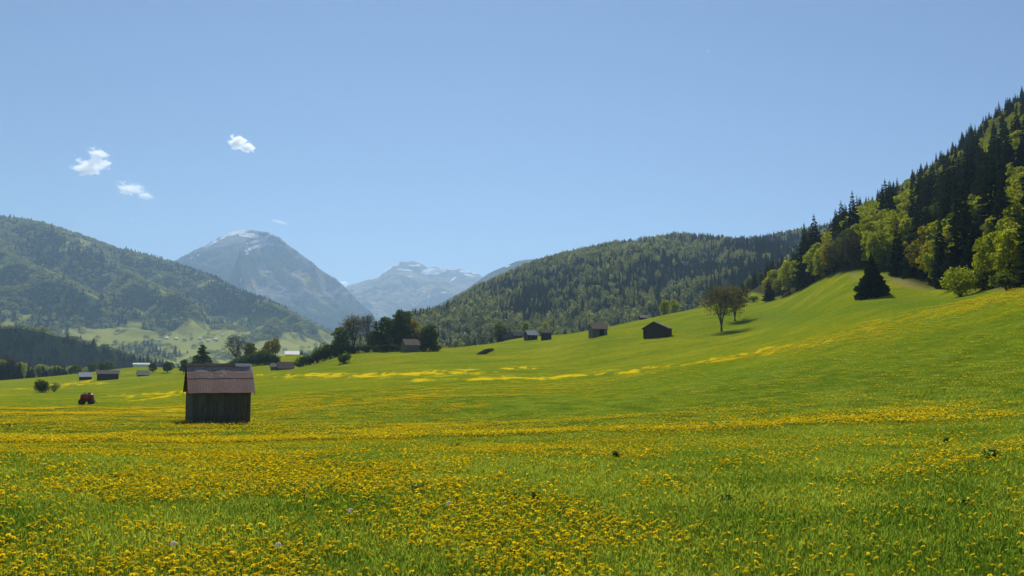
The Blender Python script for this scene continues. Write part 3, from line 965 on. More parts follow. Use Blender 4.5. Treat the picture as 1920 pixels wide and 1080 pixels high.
def make_bare(name, seed, h, rad, mat='bud', stems=3, n_leaf=1400, leaf=0.22, split=0.30, droop=0.0):
    """open tree just coming into leaf: forked trunk, many twigs, few small leaves"""
    g = np.random.default_rng(seed)
    parts, tips = [], []

    def grow(p, d, l, r, depth):
        q = p + d * l
        parts.append(tube(p, q, r, r * 0.66, 5 if depth < 2 else 3))
        if depth >= 5 or l < 0.35:
            tips.append(q); return
        k = 2 if depth < 2 else 3
        for i in range(k):
            nd = d + g.normal(size=3) * (0.34 if depth < 2 else 0.48)
            nd[2] += 0.14 - droop * depth
            nd /= np.linalg.norm(nd)
            grow(q, nd, l * (0.66 + 0.22 * g.random()), r * 0.62, depth + 1)

    base = h * split * 0.5
    parts.append(tube((0, 0, -0.4), (0, 0, base), h * 0.028, h * 0.022, 7))
    for i in range(stems):
        a = i * 2 * math.pi / stems + 0.4
        sp_ = 0.12 + 0.30 * rad / h
        d = np.array([math.cos(a) * sp_, math.sin(a) * sp_, 1.0]); d /= np.linalg.norm(d)
        grow(np.array([0, 0, base * 0.9]), d, h * 0.27, h * 0.017, 0)
    tv, tf = join(parts)
    # fit to wanted size
    tp = np.array(tips)
    top = np.percentile(tp[:, 2], 97); sc = (h * 0.95) / top
    sr = rad / np.percentile(np.hypot(tp[:, 0], tp[:, 1]), 93)
    f = smooth(0.0, base * 1.6, tv[:, 2])
    sxy = 1 * (1 - f) + sr * f
    tv[:, 0] *= sxy; tv[:, 1] *= sxy; tv[:, 2] *= np.where(tv[:, 2] > 0, sc, 1)
    tp[:, 0] *= sr; tp[:, 1] *= sr; tp[:, 2] *= sc
    # more twigs so that the crown rounds out and hangs lower than the limbs alone
    limb = tv.reshape(-1, 3)
    limb = limb[limb[:, 2] > h * 0.22]
    ne = 420
    dd = rand_dirs(g, ne) * (g.random((ne, 1)) ** 0.45)
    ex = dd * np.array([rad, rad, h * 0.34]) + np.array([0, 0, h * 0.66])
    ex[:, :2] *= (0.85 + 0.25 * g.random((ne, 1)))
    tw = []
    for q in ex:
        c_ = limb[g.integers(0, len(limb), 60)]
        c_ = c_[c_[:, 2] < q[2] + 0.3] if (c_[:, 2] < q[2] + 0.3).any() else c_
        b_ = c_[np.argmin(((c_ - q) ** 2).sum(1))]
        tw.append(tube(b_, q, 0.035, 0.012, 3))
    v2, f2 = join(tw)
    tf = np.vstack([tf, f2 + len(tv)]); tv = np.vstack([tv, v2])
    tp = np.vstack([tp, ex, ex])
    k = g.integers(0, len(tp), n_leaf)
    C = tp[k] + g.normal(size=(n_leaf, 3)) * 0.038 * h
    nn = rand_dirs(g, n_leaf)
    U, Vv = card_axes(g, nn, leaf * (0.5 + g.random(n_leaf)))
    V, Fc = quads_to_mesh(name, C, U, Vv, None)
    cm = pymesh(name + "_crown", V, Fc, False, g.random(n_leaf)); cm.materials.append(M[mat])
    tm = pymesh(name + "_trunk", tv, tf, True); tm.materials.append(M['bark'])
    return cm, tm


def make_shrub(name, seed, w, h, n=900, leaf=0.22, mat='olive'):
    g = np.random.default_rng(seed)
    nl = 12
    L = [(math.cos(i * 2.4) * w * .3 * g.random() ** .5, math.sin(i * 2.4) * w * .3 * g.random() ** .5, h * (0.25 + 0.45 * g.random()), min(w, h) * (0.22 + 0.13 * g.random())) for i in range(nl)]
    k = g.integers(0, nl, n); LA = np.array(L)[k]
    d = rand_dirs(g, n)
    C = LA[:, :3] + d * (LA[:, 3] * (0.65 + 0.4 * g.random(n)))[:, None]
    C[:, 2] = np.abs(C[:, 2])
    nn = d + 0.8 * rand_dirs(g, n); nn /= np.linalg.norm(nn, axis=1, keepdims=True)
    U, Vv = card_axes(g, nn, leaf * (0.6 + 0.8 * g.random(n)))
    V, Fc = quads_to_mesh(name, C, U, Vv, None)
    cm = pymesh(name + "_foliage", V, Fc, False, g.random(n)); cm.materials.append(M[mat])
    sv, sf = join([tube((0, 0, -.3), (l[0], l[1], l[2]), 0.06, 0.02, 4) for l in L])
    tm = pymesh(name + "_stems", sv, sf, True); tm.materials.append(M['bark'])
    return cm, tm


def stand(name, meshes, loc, h_scale=1.0, w_scale=1.0, rz=0.0, label=None, cat='tree', group=None, parts=('trunk', 'crown')):
    root = empty(name, loc, rz)
    root.scale = (w_scale, w_scale, h_scale)
    tag(root, label, cat, group)
    cm, tm = meshes
    for nm, me in ((parts[1], cm), (parts[0], tm)):
        o = bpy.data.objects.new(nm, me); COL.objects.link(o); o.parent = root
    return root


def low_blob(name, seed, h, rad, n=70, leaf=1.3, mat='far_leaf'):
    g = np.random.default_rng(seed)
    d = rand_dirs(g, n); d[:, 2] = np.abs(d[:, 2]) * 1.0
    C = np.stack([d[:, 0] * rad, d[:, 1] * rad, h * 0.35 + d[:, 2] * h * 0.55], 1) * (0.8 + 0.3 * g.random((n, 1)))
    nn = d + 0.45 * rand_dirs(g, n); nn /= np.linalg.norm(nn, axis=1, keepdims=True)
    U, Vv = card_axes(g, nn, leaf * (0.7 + 0.6 * g.random(n)))
    V, Fc = quads_to_mesh(name, C, U, Vv, None)
    me = pymesh(name, V, Fc, False, g.random(n)); me.materials.append(M[mat])
    return me


def low_spruce(name, seed, h, rad, mat='far_spruce', levels=9, per=7):
    g = np.random.default_rng(seed)
    V, Fc, tt, n = [], [], [], 0
    for i in range(levels):
        t = i / levels
        z1 = h * (0.06 + 0.94 * t) + h / levels * 1.7
        z0 = h * (0.06 + 0.94 * t) - h * 0.02
        R0 = rad * (1 - t) ** 0.85 + 0.15
        a0 = g.random() * 6
        for j in range(per):
            a = a0 + j * 6.283 / per; b = a + 6.283 / per * 0.62
            rj = R0 * (0.75 + 0.45 * g.random())
            V += [(0, 0, min(z1, h)), (math.cos(a) * rj, math.sin(a) * rj, z0), (math.cos(b) * rj * .8, math.sin(b) * rj * .8, z0 + 0.2)]
            Fc.append([n, n + 1, n + 2]); tt.append(g.random()); n += 3
    me = pymesh(name, np.array(V), np.array(Fc), False, tt); me.materials.append(M[mat])
    return me


# ------------------------------------------------------------------ instancing helper (for what nobody could count)


def scatter_obj(name, pts, idx, scl, rotz, sources, kind='stuff', tilt=None):
    """one object whose points carry instances of the source meshes"""
    col = bpy.data.collections.new(name + "_kinds")
    for i, me in enumerate(sources):
        so_ = bpy.data.objects.new("%s_kind_%02d" % (name, i), me)
        col.objects.link(so_)
    me = bpy.data.meshes.new(name)
    n = len(pts)
    me.vertices.add(n); me.vertices.foreach_set("co", np.asarray(pts, np.float32).ravel())
    a = me.attributes.new("pick", 'INT', 'POINT'); a.data.foreach_set("value", np.asarray(idx, np.int32))
    a = me.attributes.new("scl", 'FLOAT_VECTOR', 'POINT'); a.data.foreach_set("vector", np.asarray(scl, np.float32).ravel())
    rot = np.zeros((n, 3), np.float32); rot[:, 2] = rotz
    if tilt is not None: rot[:, :2] = tilt
    a = me.attributes.new("rot", 'FLOAT_VECTOR', 'POINT'); a.data.foreach_set("vector", rot.ravel())
    o = bpy.data.objects.new(name, me); COL.objects.link(o)
    ng = bpy.data.node_groups.new(name, 'GeometryNodeTree')
    ng.interface.new_socket("Geometry", in_out='INPUT', socket_type='NodeSocketGeometry')
    ng.interface.new_socket("Geometry", in_out='OUTPUT', socket_type='NodeSocketGeometry')
    N = ng.nodes; Lk = ng.links
    gi = N.new("NodeGroupInput"); go = N.new("NodeGroupOutput")
    ci = N.new("GeometryNodeCollectionInfo"); ci.inputs[0].default_value = col
    ci.inputs["Separate Children"].default_value = True; ci.inputs["Reset Children"].default_value = True
    ip = N.new("GeometryNodeInstanceOnPoints")
    ip.inputs["Pick Instance"].default_value = True

    def na(nm, ty):
        q = N.new("GeometryNodeInputNamedAttribute"); q.data_type = ty; q.inputs[0].default_value = nm
        return next(s for s in q.outputs if s.enabled and s.name == 'Attribute')
    Lk.new(gi.outputs[0], ip.inputs["Points"]); Lk.new(ci.outputs[0], ip.inputs["Instance"])
    Lk.new(na("pick", 'INT'), ip.inputs["Instance Index"])
    Lk.new(na("rot", 'FLOAT_VECTOR'), ip.inputs["Rotation"])
    Lk.new(na("scl", 'FLOAT_VECTOR'), ip.inputs["Scale"])
    Lk.new(ip.outputs[0], go.inputs[0])
    md = o.modifiers.new("scatter", 'NODES'); md.node_group = ng
    o["kind"] = kind
    return o


# ------------------------------------------------------------------ distant woods
far_kinds = [low_blob("far_tree_a", 1, 11, 5.5), low_blob("far_tree_b", 2, 13, 5), low_spruce("far_spruce_a", 3, 16, 3.6), low_spruce("far_spruce_b", 4, 19, 4.0)]

x, y, z, t = S_left.scatter(75000, 11, lambda x, y, z, t, g: (t < 1.05) & (t > 0.02) & ((left_field(x, y, z) < 0.35 + 0.15 * g.random(len(x))) | (g.random(len(x)) < 0.09)) & (g.random(len(x)) < np.where(t < 0.45, 0.45, 1.0)))
n = len(x)
sprz = fbm(x / 300, y / 300, 3) + 0.25 * rng.normal(size=n)
pick = np.where(sprz > 0.20, 2 + rng.integers(0, 2, n), rng.integers(0, 2, n))
s_ = 0.6 + 0.9 * rng.random(n) ** 1.5
w_ = np.where(pick < 2, 1.25, 1.35) * s_
tag(scatter_obj("mountainside_forest", np.stack([x, y, z - 1], 1), pick, np.stack([w_, w_, s_], 1), rng.random(n) * 6.28, far_kinds),
    "hazy mixed forest covering the far mountainside below the first skyline", "forest")

x, y, z, t = S_hillock.scatter(5200, 12, lambda x, y, z, t, g: (t < 1.4) & (t > 0.05))
n = len(x)
pick = np.where(t > 0.93, rng.integers(0, 2, n), 2 + rng.integers(0, 2, n))  # dark spruces paint in the shaded face, pale kinds the lit top edge
s_ = (0.45 + 0.3 * rng.random(n))
tag(scatter_obj("hillock_forest", np.stack([x, y, z - 1], 1), pick, np.stack([s_ * 1.5, s_ * 1.5, s_], 1), rng.random(n) * 6.28, far_kinds),
    "dark shaded wood on the low hillock beyond the valley fields", "forest")


def mid_leaf(x, y, z, t):
    px, py = proj(x, y, z)
    f = fbm(x / 110, y / 110, 3) + 0.55 * np.exp(-((py - (470 + np.abs(px - 1250) * 0.12)) / 22) ** 2) + 0.35 * smooth(0.62, 0.35, 1 * t) - 0.1
    f = f + 0.5 * np.exp(-((px - 880) / 60) ** 2 - ((py - 570) / 30) ** 2)
    f = f - 0.5 * np.exp(-((px - 1440) / 70) ** 2 - ((py - 480) / 35) ** 2)
    return f


x, y, z, t = S_mid.scatter(38000, 13, lambda x, y, z, t, g: (t < 1.12) & (t > 0.18) & ~((np.abs(proj(x, y, z)[0] - 1195) < 38) & (np.abs(proj(x, y, z)[1] - 458) < 5) & (g.random(len(x)) < .8)))
n = len(x)
ml = mid_leaf(x, y, z, t) + 0.30 * rng.normal(size=n)
pick = np.where(ml > 0.19, rng.integers(0, 2, n), 2 + rng.integers(0, 2, n))
s_ = (0.42 + 0.62 * rng.random(n) ** 1.4) * np.where(pick >= 2, 0.70, 1.0)
mid_kinds = [low_blob("mid_tree_a", 21, 13, 5, 150, 0.95), low_blob("mid_tree_b", 22, 15, 4.6, 150, 0.95), low_spruce("mid_spruce_a", 23, 19, 3.6, levels=12, per=8), low_spruce("mid_spruce_b", 24, 23, 4.0, levels=13, per=8)]
tag(scatter_obj("wooded_hill_forest", np.stack([x, y, z - 1], 1), pick, np.stack([s_, s_, s_], 1), rng.random(n) * 6.28, mid_kinds),
    "dark mixed forest on the long rounded hill behind the barns", "forest")

# ------------------------------------------------------------------ the steep wood on the near slope
SP = [make_spruce("spruce_%d" % i, 40 + i, 24, (3.5, 4.9, 4.1, 5.5)[i], (40, 34, 44, 36)[i], (10, 12, 11, 13)[i]) for i in range(4)]
BL = [make_broadleaf("beech_%d" % i, 60 + i, 15, 4.2 + 0.4 * (i % 2), 3200, 0.34, 0.10, 22) for i in range(4)]
BO = [make_broadleaf("olive_beech_%d" % i, 70 + i, 15, 4.4, 2800, 0.34, 0.10, 20, mat='olive') for i in range(2)]
OB = [make_broadleaf("orange_beech", 80, 13, 4.4, 2400, 0.32, 0.15, 20, mat='orange_bud')]
GT = [make_bare("grey_tree", 90, 14, 4.5, 'grey_twig', 3, 1500, 0.26)]

LIGHT = [(1643, 375, 26, 22), (1697, 375, 14, 46), (1735, 328, 18, 18), (1772, 315, 24, 22), (1678, 450, 28, 32), (1870, 460, 52, 58), (1905, 375, 18, 36), (1549, 462, 22, 42), (1618, 410, 22, 30),
         (1862, 250, 26, 28), (1795, 300, 24, 22), (1902, 210, 20, 16), (1764, 312, 16, 18), (1903, 292, 14, 25), (1530, 525, 20, 20), (1480, 520, 26, 36), (1900, 520, 30, 25), (1690, 500, 12, 16)]
ORANGE = [(1732, 440, 30, 12), (1560, 470, 10, 20), (1450, 505, 16, 14)]
GREY = [(1600, 478, 42, 36), (1650, 500, 14, 20)]


def inb(px, py, L):
    f = 0
    for cx, cy, rx, ry in L:
        rx *= 1.2; ry *= 1.25
        f = max(f, math.exp(-((px - cx) / rx) ** 2 - ((py - cy) / ry) ** 2))
    return f


g = np.random.default_rng(5)
cand = []
for _ in range(32000):
    th = g.uniform(0.245, 0.75); r = math.sqrt(g.uniform(125 ** 2, 620 ** 2))
    cand.append((th, r))
cand = np.array(cand)
cx_, cy_ = cand[:, 1] * np.sin(cand[:, 0]), cand[:, 1] * np.cos(cand[:, 0])
cz_ = H(cx_, cy_)
cpx, cpy = proj(cx_, cy_, cz_)
er_ = np.interp(cpx, EDGE[:, 0], EDGE[:, 1])
ok = (cand[:, 1] > er_ + 4) & (cpx > 1440) & (cpx < 2350) & ((cand[:, 1] > 395) | (cpx > 1490))
taken = {}
trees = []
for i in np.where(ok)[0]:
    x, y, z, r = cx_[i], cy_[i], cz_[i], cand[i, 1]
    sp_ = 4.2 if r < 330 else 4.9
    key = (int(x // sp_), int(y // sp_))
    if any((key[0] + a, key[1] + b) in taken and math.hypot(x - taken[(key[0] + a, key[1] + b)][0], y - taken[(key[0] + a, key[1] + b)][1]) < sp_ for a in (-1, 0, 1) for b in (-1, 0, 1)):
        continue
    # keep the grassy bay with the track open
    if abs(cpx[i] - 1690) < 36 and r < 268: continue
    if abs(cpx[i] - 1798) < 34 and r < 212: continue
    taken[key] = (x, y)
    hh = 13.0
    mx, my = proj(x, y, z + hh * 0.75)
    l_, o_, g_ = inb(mx, my, LIGHT), inb(mx, my, ORANGE), inb(mx, my, GREY)
    u = g.random()
    if o_ > 0.5: k = 'o'
    elif g_ > 0.45 and u < .85: k = 'g'
    elif l_ > 0.27 + 0.15 * g.normal(): k = 'l'
    else: k = 's' if u < 0.80 else ('b' if u < .90 else 'l')
    if r > 440 and k != 's' and g.random() < 0.35 and (l_ < .7 or r > 465): k = 's'
    trees.append((x, y, z, r, mx, my, k))
# the trees that show largest become things of their own: near to far, each column keeps how high it is already covered
trees.sort(key=lambda q: q[3])
cnt = {}
rest = {'s': [], 'l': [], 'b': [], 'o': [], 'g': []}
KIND = {
    's': (SP, 'spruce_tree', "dark spruce", 290), 'l': (BL, 'beech_tree', "bright green broadleaf tree in fresh leaf", 230),
    'b': (BO, 'beech_tree', "dull olive broadleaf tree", 60), 'o': (OB, 'budding_tree', "orange green budding tree", 40),
    'g': (GT, 'bare_tree', "grey leafless tree", 60),
}
prof = np.full(130, 640.0)
info = []
for (x, y, z, r, mx, my, k) in trees:
    s_ = g.uniform(0.50, 1.02) if k == 's' else g.uniform(0.58, 1.0)
    s_ *= 1 - 0.42 * float(smooth(330, 450, r))
    if r < 215 and k != 's': s_ *= 0.66
    hgt = (24 if k == 's' else 15) * s_
    wpx = (2.6 if k == 's' else 4.4) * s_ / r * F
    _, top = proj(x, y, z + hgt); top = float(top)
    i0, i1 = int((mx - wpx - 1420) // 4), int((mx + wpx - 1420) // 4) + 1
    vis = 0.0
    for i in range(max(i0, 0), min(i1, 130)):
        u = abs((1420 + i * 4 + 2 - mx) / max(wpx, 1))
        tp = top + hgt / r * F * (0.85 * u if k == 's' else 0.35 * u * u)
        if tp < prof[i]:
            vis += 4 * min(prof[i] - tp, hgt / r * F); prof[i] = tp
    info.append((vis if mx < 1935 else 0.0, x, y, z, r, mx, top, k, s_))
sky_px = np.arange(1420, 1940, 4)


def zone(mx, top, r, k):
    i = min(129, max(0, int((mx - 1420) // 4)))
    if top < prof[i] + 14:
        for lim, a_, b_ in ((1560, "on the wood's skyline above its outer corner", "corner skyline"), (1640, "on the wood's skyline above the lone broad fir", "skyline above the fir"), (1710, "on the wood's skyline above the earth track's start", "skyline above the track"),
                            (1770, "on the wood's skyline past the earth track's end", "skyline past the track"), (1850, "on the wood's skyline above the round bush", "skyline above the round bush"), (9999, "on the highest stretch of the wood's skyline", "highest skyline")):
            if mx < lim: return a_, b_
    if 1640 < mx < 1770 and r < 330: return "just above the bare earth track", "track"
    if 1770 < mx < 1850 and r < 260: return "behind the round light green bush", "round bush"
    if mx < 1560: return "at the outer corner of the steep wood", "outer corner"
    if 1560 <= mx < 1640 and r < 380: return "on the slope behind the lone broad fir", "broad fir"
    if mx > 1840 and r < 290: return "at the wood's foot above the flowery crest", "flowery crest"
    if r < 360: return "in the lower middle of the steep wood", "lower middle"
    return "high inside the steep wood below its skyline", "upper middle"


info.sort(key=lambda q: -q[0])
NAME_OF = {'s': 'spruces', 'l': 'fresh green trees', 'b': 'olive trees', 'o': 'orange budding trees', 'g': 'grey bare trees'}
for (vis, x, y, z, r, mx, top, k, s_) in info:
    ms, nm, lab, cap = KIND[k]
    c = cnt.get(k, 0)
    if c < cap and vis > 25:
        cnt[k] = c + 1
        zl, zg = zone(mx, top, r, k)
        stand(nm, ms[int(g.integers(len(ms)))], (x, y, z - 0.3), s_, s_ * g.uniform(0.8, 1.3), g.uniform(0, 6.28), lab + " " + zl, 'tree', NAME_OF[k] + ", " + zg)
    else:
        rest[k].append((x, y, z - 0.3, s_))
src = []; P_, I_, S_ = [], [], []
for k, q in rest.items():
    ms = KIND[k][0]
    base = len(src)
    for cm, tm in ms: src.append(cm)
    for (x, y, z, s_) in q:
        P_.append((x, y, z)); I_.append(base + int(g.integers(len(ms)))); S_.append((s_, s_, s_))
if P_:
    tag(scatter_obj("steep_wood", np.array(P_), np.array(I_), np.array(S_), g.random(len(P_)) * 6.28, src),
        "farther trees of the steep wood climbing to the skyline", "forest")
print("TREES", len(trees), cnt, {k: len(v) for k, v in rest.items()})

# ------------------------------------------------------------------ named trees and shrubs
# single trees before the wood
BIGFIR = make_spruce("wide_fir", 101, 13, 4.5, 40, 15, low=0.05)
SLIMFIR = make_spruce("slim_fir", 102, 17, 3.0, 30, 12, low=0.02)
p = on(1636, 556, 232)
stand('fir_tree', BIGFIR, p, 0.77, 0.88, 0.3, "broad dark fir standing alone on the grass knoll in front of the steep wood", "tree")
for px, py, r, hs, ws, lab in (
        (1690, 522, 250, 0.80, 1.05, "slim dark spruce beside the bare earth track at the wood edge"),
        (1722, 530, 243, 0.86, 1.15, "dark spruce between the earth track and the wood, under orange budding crowns"),
        (1745, 533, 238, 0.70, 1.0, "smaller dark spruce just past the end of the earth track"),
        (1765, 535, 225, 0.60, 0.9, "short slim spruce in front of the green thicket near the round bush")):
    q = gpt(px, r)
    stand('spruce_tree', SLIMFIR, q, hs, ws, px, lab, "tree")
q = gpt(1812, 196); stand('spruce_tree', SP[1], q, 0.62, 0.95, 1, "large dark spruce right behind the round light green bush", "tree")
q = gpt(1837, 190); stand('spruce_tree', SP[2], q, 0.52, 0.95, 2, "second dark spruce behind the round bush, its foot in deep shadow", "tree")
SH = [make_shrub("shrub_%d" % i, 120 + i, 5, 4, 1100, 0.22, m_) for i, m_ in enumerate(('spring', 'olive', 'dark_leaf'))]
stand('round_bush', make_shrub("round_bush", 131, 5.6, 5.6, 3000, 0.17, 'spring'), on(1800, 556, 165), 1.0, 1.0, 0, "round light green bush on the grass at the foot of the steep wood", "bush", None, ('stems', 'foliage'))
for px, r, hs, ws, i, lab in ((1768, 222, .8, .8, 1, "low olive shrub beside the short slim spruce"), (1850, 172, .9, 1.1, 2, "low dark shrub in shadow below the bright beeches"), (1895, 156, .7, 1.2, 1, "scrubby olive shrub along the flowery meadow top edge"),
                              (1780, 205, .6, .6, 0, "small yellow green shrub touching the round bush"), (1655, 262, .7, .8, 2, "dark shrub behind the lone broad fir")):
    stand('shrub', SH[i], gpt(px, r), hs, ws, px, lab, "shrub", None, ('stems', 'foliage'))
# clump at the corner of the steep wood
stand('beech_tree', BL[0], gpt(1452, 410), 0.78, 0.95, 1.0, "yellow green rounded tree at the outer corner of the steep wood", "tree")
stand('beech_tree', BL[1], gpt(1482, 372), 0.95, 0.9, 2.0, "bright spring green tree between the corner spruce and the tall dark spruces", "tree")
stand('spruce_tree', SP[0], gpt(1444, 385), 0.42, 0.85, 3.0, "short dark spruce at the low outer corner of the steep wood", "tree")
stand('spruce_tree', SP[2], gpt(1514, 352), 1.0, 1.3, 0.0, "towering dark spruce at the corner of the steep wood against the wooded hill", "tree")
stand('spruce_tree', SP[3], gpt(1533, 362), 1.02, 1.15, 0.5, "towering dark spruce just uphill of the corner one", "tree")
stand('beech_tree', BO[0], gpt(1470, 380), 0.5, 0.9, 0.5, "low olive tree at the foot of the bright corner tree", "tree")
for px, py, r, s_ in ((1395, 570, 385, .6), (1415, 563, 395, .7), (1376, 574, 380, .5)):
    stand('hedge_shrub', SH[1], gpt(px, r), s_, s_ * 1.6, px, "low olive hedge shrub in the dip behind the small forked tree", "shrub", "hedge shrubs in the dip of the slope", ('stems', 'foliage'))
for k in range(12):
    px = 1372 + k * 7.5 + random.uniform(-3, 3)
    stand('beech_tree' if k % 3 else 'spruce_tree', BO[k % 2] if k % 3 else SP[k % 4], gpt(px, 500 + random.uniform(-6, 14)), (0.5 if k % 3 else .42) * random.uniform(.8, 1.2), 0.6, k, "small dark tree along the top edge of the upper pasture", "tree", "trees along the upper pasture edge")
# forked tree with its companion
p = on(1353, 621, 286)
stand('forked_tree', make_bare("forked_tree", 201, 14.2, 7.0, 'bud', 5, 2500, 0.24, 0.26), p, 1.0, 1.0, 0.2, "tall budding tree whose dark trunk forks low, standing alone on the slope", "tree")
p = on(1378, 601, 318)
stand('forked_tree', make_bare("small_forked_tree", 202, 12.0, 5.2, 'bud', 5, 2800, 0.24, 0.18), p, 1.0, 1.0, 0.9, "smaller many stemmed budding tree just behind the tall forked tree", "tree")

# tree group by the brown barn
G1 = make_broadleaf("dark_tree", 210, 18, 5.6, 3600, 0.40, 0.05, 26, 'dark_leaf')
G2 = make_broadleaf("dark_cone_tree", 211, 17, 5.2, 3200, 0.38, 0.02, 24, 'dark_leaf', 'cone')
G3 = make_broadleaf("olive_tree_crown", 212, 13, 4.6, 2600, 0.36, 0.05, 22, 'olive')
G4 = make_bare("open_tree", 213, 17, 5.0, 'bud', 5, 1900, 0.26, 0.2)
G5 = make_bare("thin_tree", 214, 16, 4.4, 'grey_twig', 4, 1100, 0.2, 0.25)
G6 = make_broadleaf("round_tree", 215, 12, 4.5, 2600, 0.36, 0.03, 20, 'dark_leaf', 'column')
for nm, ms, px, r, hs, ws, lab in (
        ('open_tree', G4, 663, 352, 0.86, 1.05, "reddish budding tree with several slender trunks in the tree row by the barn"),
        ('bare_tree', G5, 690, 356, 0.92, 0.95, "thin almost leafless tree next to the reddish budding tree"),
        ('olive_tree', G3, 640, 345, 0.85, 0.95, "small rounded olive tree at the lower end of the tree row"),
        ('broadleaf_tree', G1, 724, 352, 0.78, 0.90, "dark green tree with a leaning crown next to the tallest tree of the row"),
        ('broadleaf_tree', G1, 754, 356, 0.92, 0.95, "tallest dark green tree of the row, rising above the brown roofed barn"),
        ('conifer_tree', G2, 748, 352, 1.02, 0.6, "narrow pointed dark tree leaning into the tallest tree of the row"),
        ('budding_tree', OB[0], 775, 356, 0.95, 0.85, "yellowish budding tree behind the brown roofed barn"),
        ('conifer_tree', G6, 806, 344, 0.88, 0.98, "dense dark green egg shaped tree at the meadow end of the row"),
        ('bare_tree', GT[0], 790, 343, 0.56, 0.8, "low grey brown tree pressed between the barn and the egg shaped tree"),
        ('olive_tree', G3, 703, 352, 0.62, 0.8, "low bright olive tree filling the gap under the thin tree"),
        ('spruce_tree', SLIMFIR, 752, 359, 0.98, 0.9, "slim spruce tip poking out of the tallest crown of the row")):
    stand(nm, ms, gpt(px, r), hs, ws, px * 1.3, lab, "tree")
for k, (px, r, s_, i) in enumerate(((570, 352, 1.1, 1), (583, 350, 1.2, 2), (596, 348, 1.35, 1), (608, 347, 1.5, 2), (620, 346, 1.6, 1), (632, 344, 1.4, 2), (562, 356, .9, 2), (655, 343, .9, 2), (672, 342, .8, 1), (688, 343, .8, 2), (704, 342, .8, 2), (718, 342, .9, 2), (735, 342, .9, 2), (745, 341, .7, 1), (795, 338, .9, 2), (812, 337, .8, 2), (822, 340, .6, 1))):
    stand('hedge_shrub', SH[i], gpt(px, r), s_, s_ * 1.15, px, "dark green hedge shrub under the tree row by the brown roofed barn", "shrub", "hedge shrubs under the tree row", ('stems', 'foliage'))
p = on(645, 681, 292)
stand('bush', make_shrub("lone_bush", 140, 4.6, 3.6, 1300, 0.2, 'dark_leaf'), p, 1, 1, 0, "single dark bush on the bank below the tree row", "bush", None, ('stems', 'foliage'))
stand('sapling', make_shrub("sapling", 141, 0.9, 4.4, 260, 0.16, 'dark_leaf'), p + Vector((-1.5, 0.3, 0)), 1, 1, 0, "thin upright sapling at the edge of the lone bush on the bank", "tree", None, ('trunk', 'crown'))

# trees behind the big barn
for nm, ms, px, r, hs, ws, lab in (
        ('conifer_tree', G2, 381, 405, 0.80, 1.25, "broad dark cone shaped tree rising behind the big barn's roof"),
        ('round_tree', G6, 347, 470, 0.62, 0.62, "round dark tree nearest the cone shaped tree on the bank"),
        ('round_tree', G6, 316, 480, 0.48, 0.66, "middle one of three round dark trees on the bank"),
        ('round_tree', G6, 288, 490, 0.44, 0.50, "round dark tree nearest the tan roofed shed"),
        ('open_tree', G5, 443, 420, 0.95, 1.2, "tall greyish open tree above the hedge behind the big barn"),
        ('budding_tree', OB[0], 505, 430, 0.72, 0.8, "ochre budding tree at the hedge behind the big barn"),
        ('budding_tree', OB[0], 517, 432, 0.75, 0.6, "ochre budding tree next to the long white roofed building"),
        ('olive_tree', G3, 470, 418, 0.82, 0.8, "olive tree in the hedge just past the tall greyish tree"),
        ('spruce_tree', SLIMFIR, 566, 520, 0.36, 0.9, "small dark spruce at the end of the long white roofed building")):
    stand(nm, ms, gpt(px, r), hs, ws, px * 1.3, lab, "tree")
for k, (px, r, s_, i) in enumerate(((430, 405, .8, 1), (445, 402, 1.1, 2), (458, 400, 1.3, 2), (471, 399, 1.4, 2), (484, 397, 1.5, 2), (497, 396, 1.5, 2), (508, 394, 1.2, 2), (518, 393, 1.0, 2), (438, 412, 1, 1), (452, 412, 1.3, 1), (490, 410, 1.6, 1), (416, 410, .6, 0))):
    stand('hedge_shrub', SH[i], gpt(px, r), s_ * 1.05, s_ * 1.1, px, "dark hedge shrub in the dip behind the big barn", "shrub", "hedge shrubs behind the big barn", ('stems', 'foliage'))
p = on(78, 736, 300)
stand('bush', make_shrub("field_bush", 142, 4.4, 4.2, 1500, 0.22, 'dark_leaf'), p, 1, 1, 0, "dark bush standing alone in the flat field near the red tank trailer", "bush", None, ('stems', 'foliage'))
stand('bush', make_shrub("field_bush_pale", 143, 3.4, 3.4, 500, 0.16, 'olive'), p + Vector((3.2, 1.0, 0)), 1, 1, 0, "pale thin bush growing out of the dark field bush", "bush", None, ('stems', 'foliage'))

# valley floor trees
for k in range(9):
    px = 2 + k * 4.6
    stand('spruce_tree', SP[k % 4], gpt(px, 640 + random.uniform(-12, 12)), 0.52 * random.uniform(.85, 1.1), 0.8, k, "dark spruce in the block at the far field corner", "tree", "spruce block at the far field corner")
for k, (px, s_) in enumerate(((56, .52), (63, .40), (76, .44), (83, .40), (90, .30), (97, .42), (105, .36), (112, .34), (117, .42), (123, .30))):
    nm, ms = ('spruce_tree', SP) if k % 3 != 2 else ('broadleaf_tree', BO)
    stand(nm, ms[k % len(ms)], gpt(px, 700 + random.uniform(-5, 5)), s_ * (1 if k % 3 != 2 else 1.1), 0.55, k, "small dark tree in the row across the far end of the field", "tree", "row of trees at the far end of the field")
for k in range(16):
    px = random.uniform(-30, 45)
    stand('willow_tree', BL[k % 4] if k % 3 else GT[0], gpt(px, 720 + random.uniform(0, 60)), 1.25 * random.uniform(.75, 1.2) * (1 if px < 35 else .7), 1.05, k, "tall pale willow like tree behind the dark spruce block", "tree", "pale trees behind the spruce block")
for k in range(90):
    px = random.uniform(40, 300)
    stand('riverside_tree', (BL[k % 4] if k % 3 else GT[0]), gpt(px, 960 + random.uniform(0, 110)), random.uniform(.75, 1.1) * (1.1 - px / 900), 1.1, k, "pale green riverside tree below the dark hillock", "tree", "riverside trees below the dark hillock")
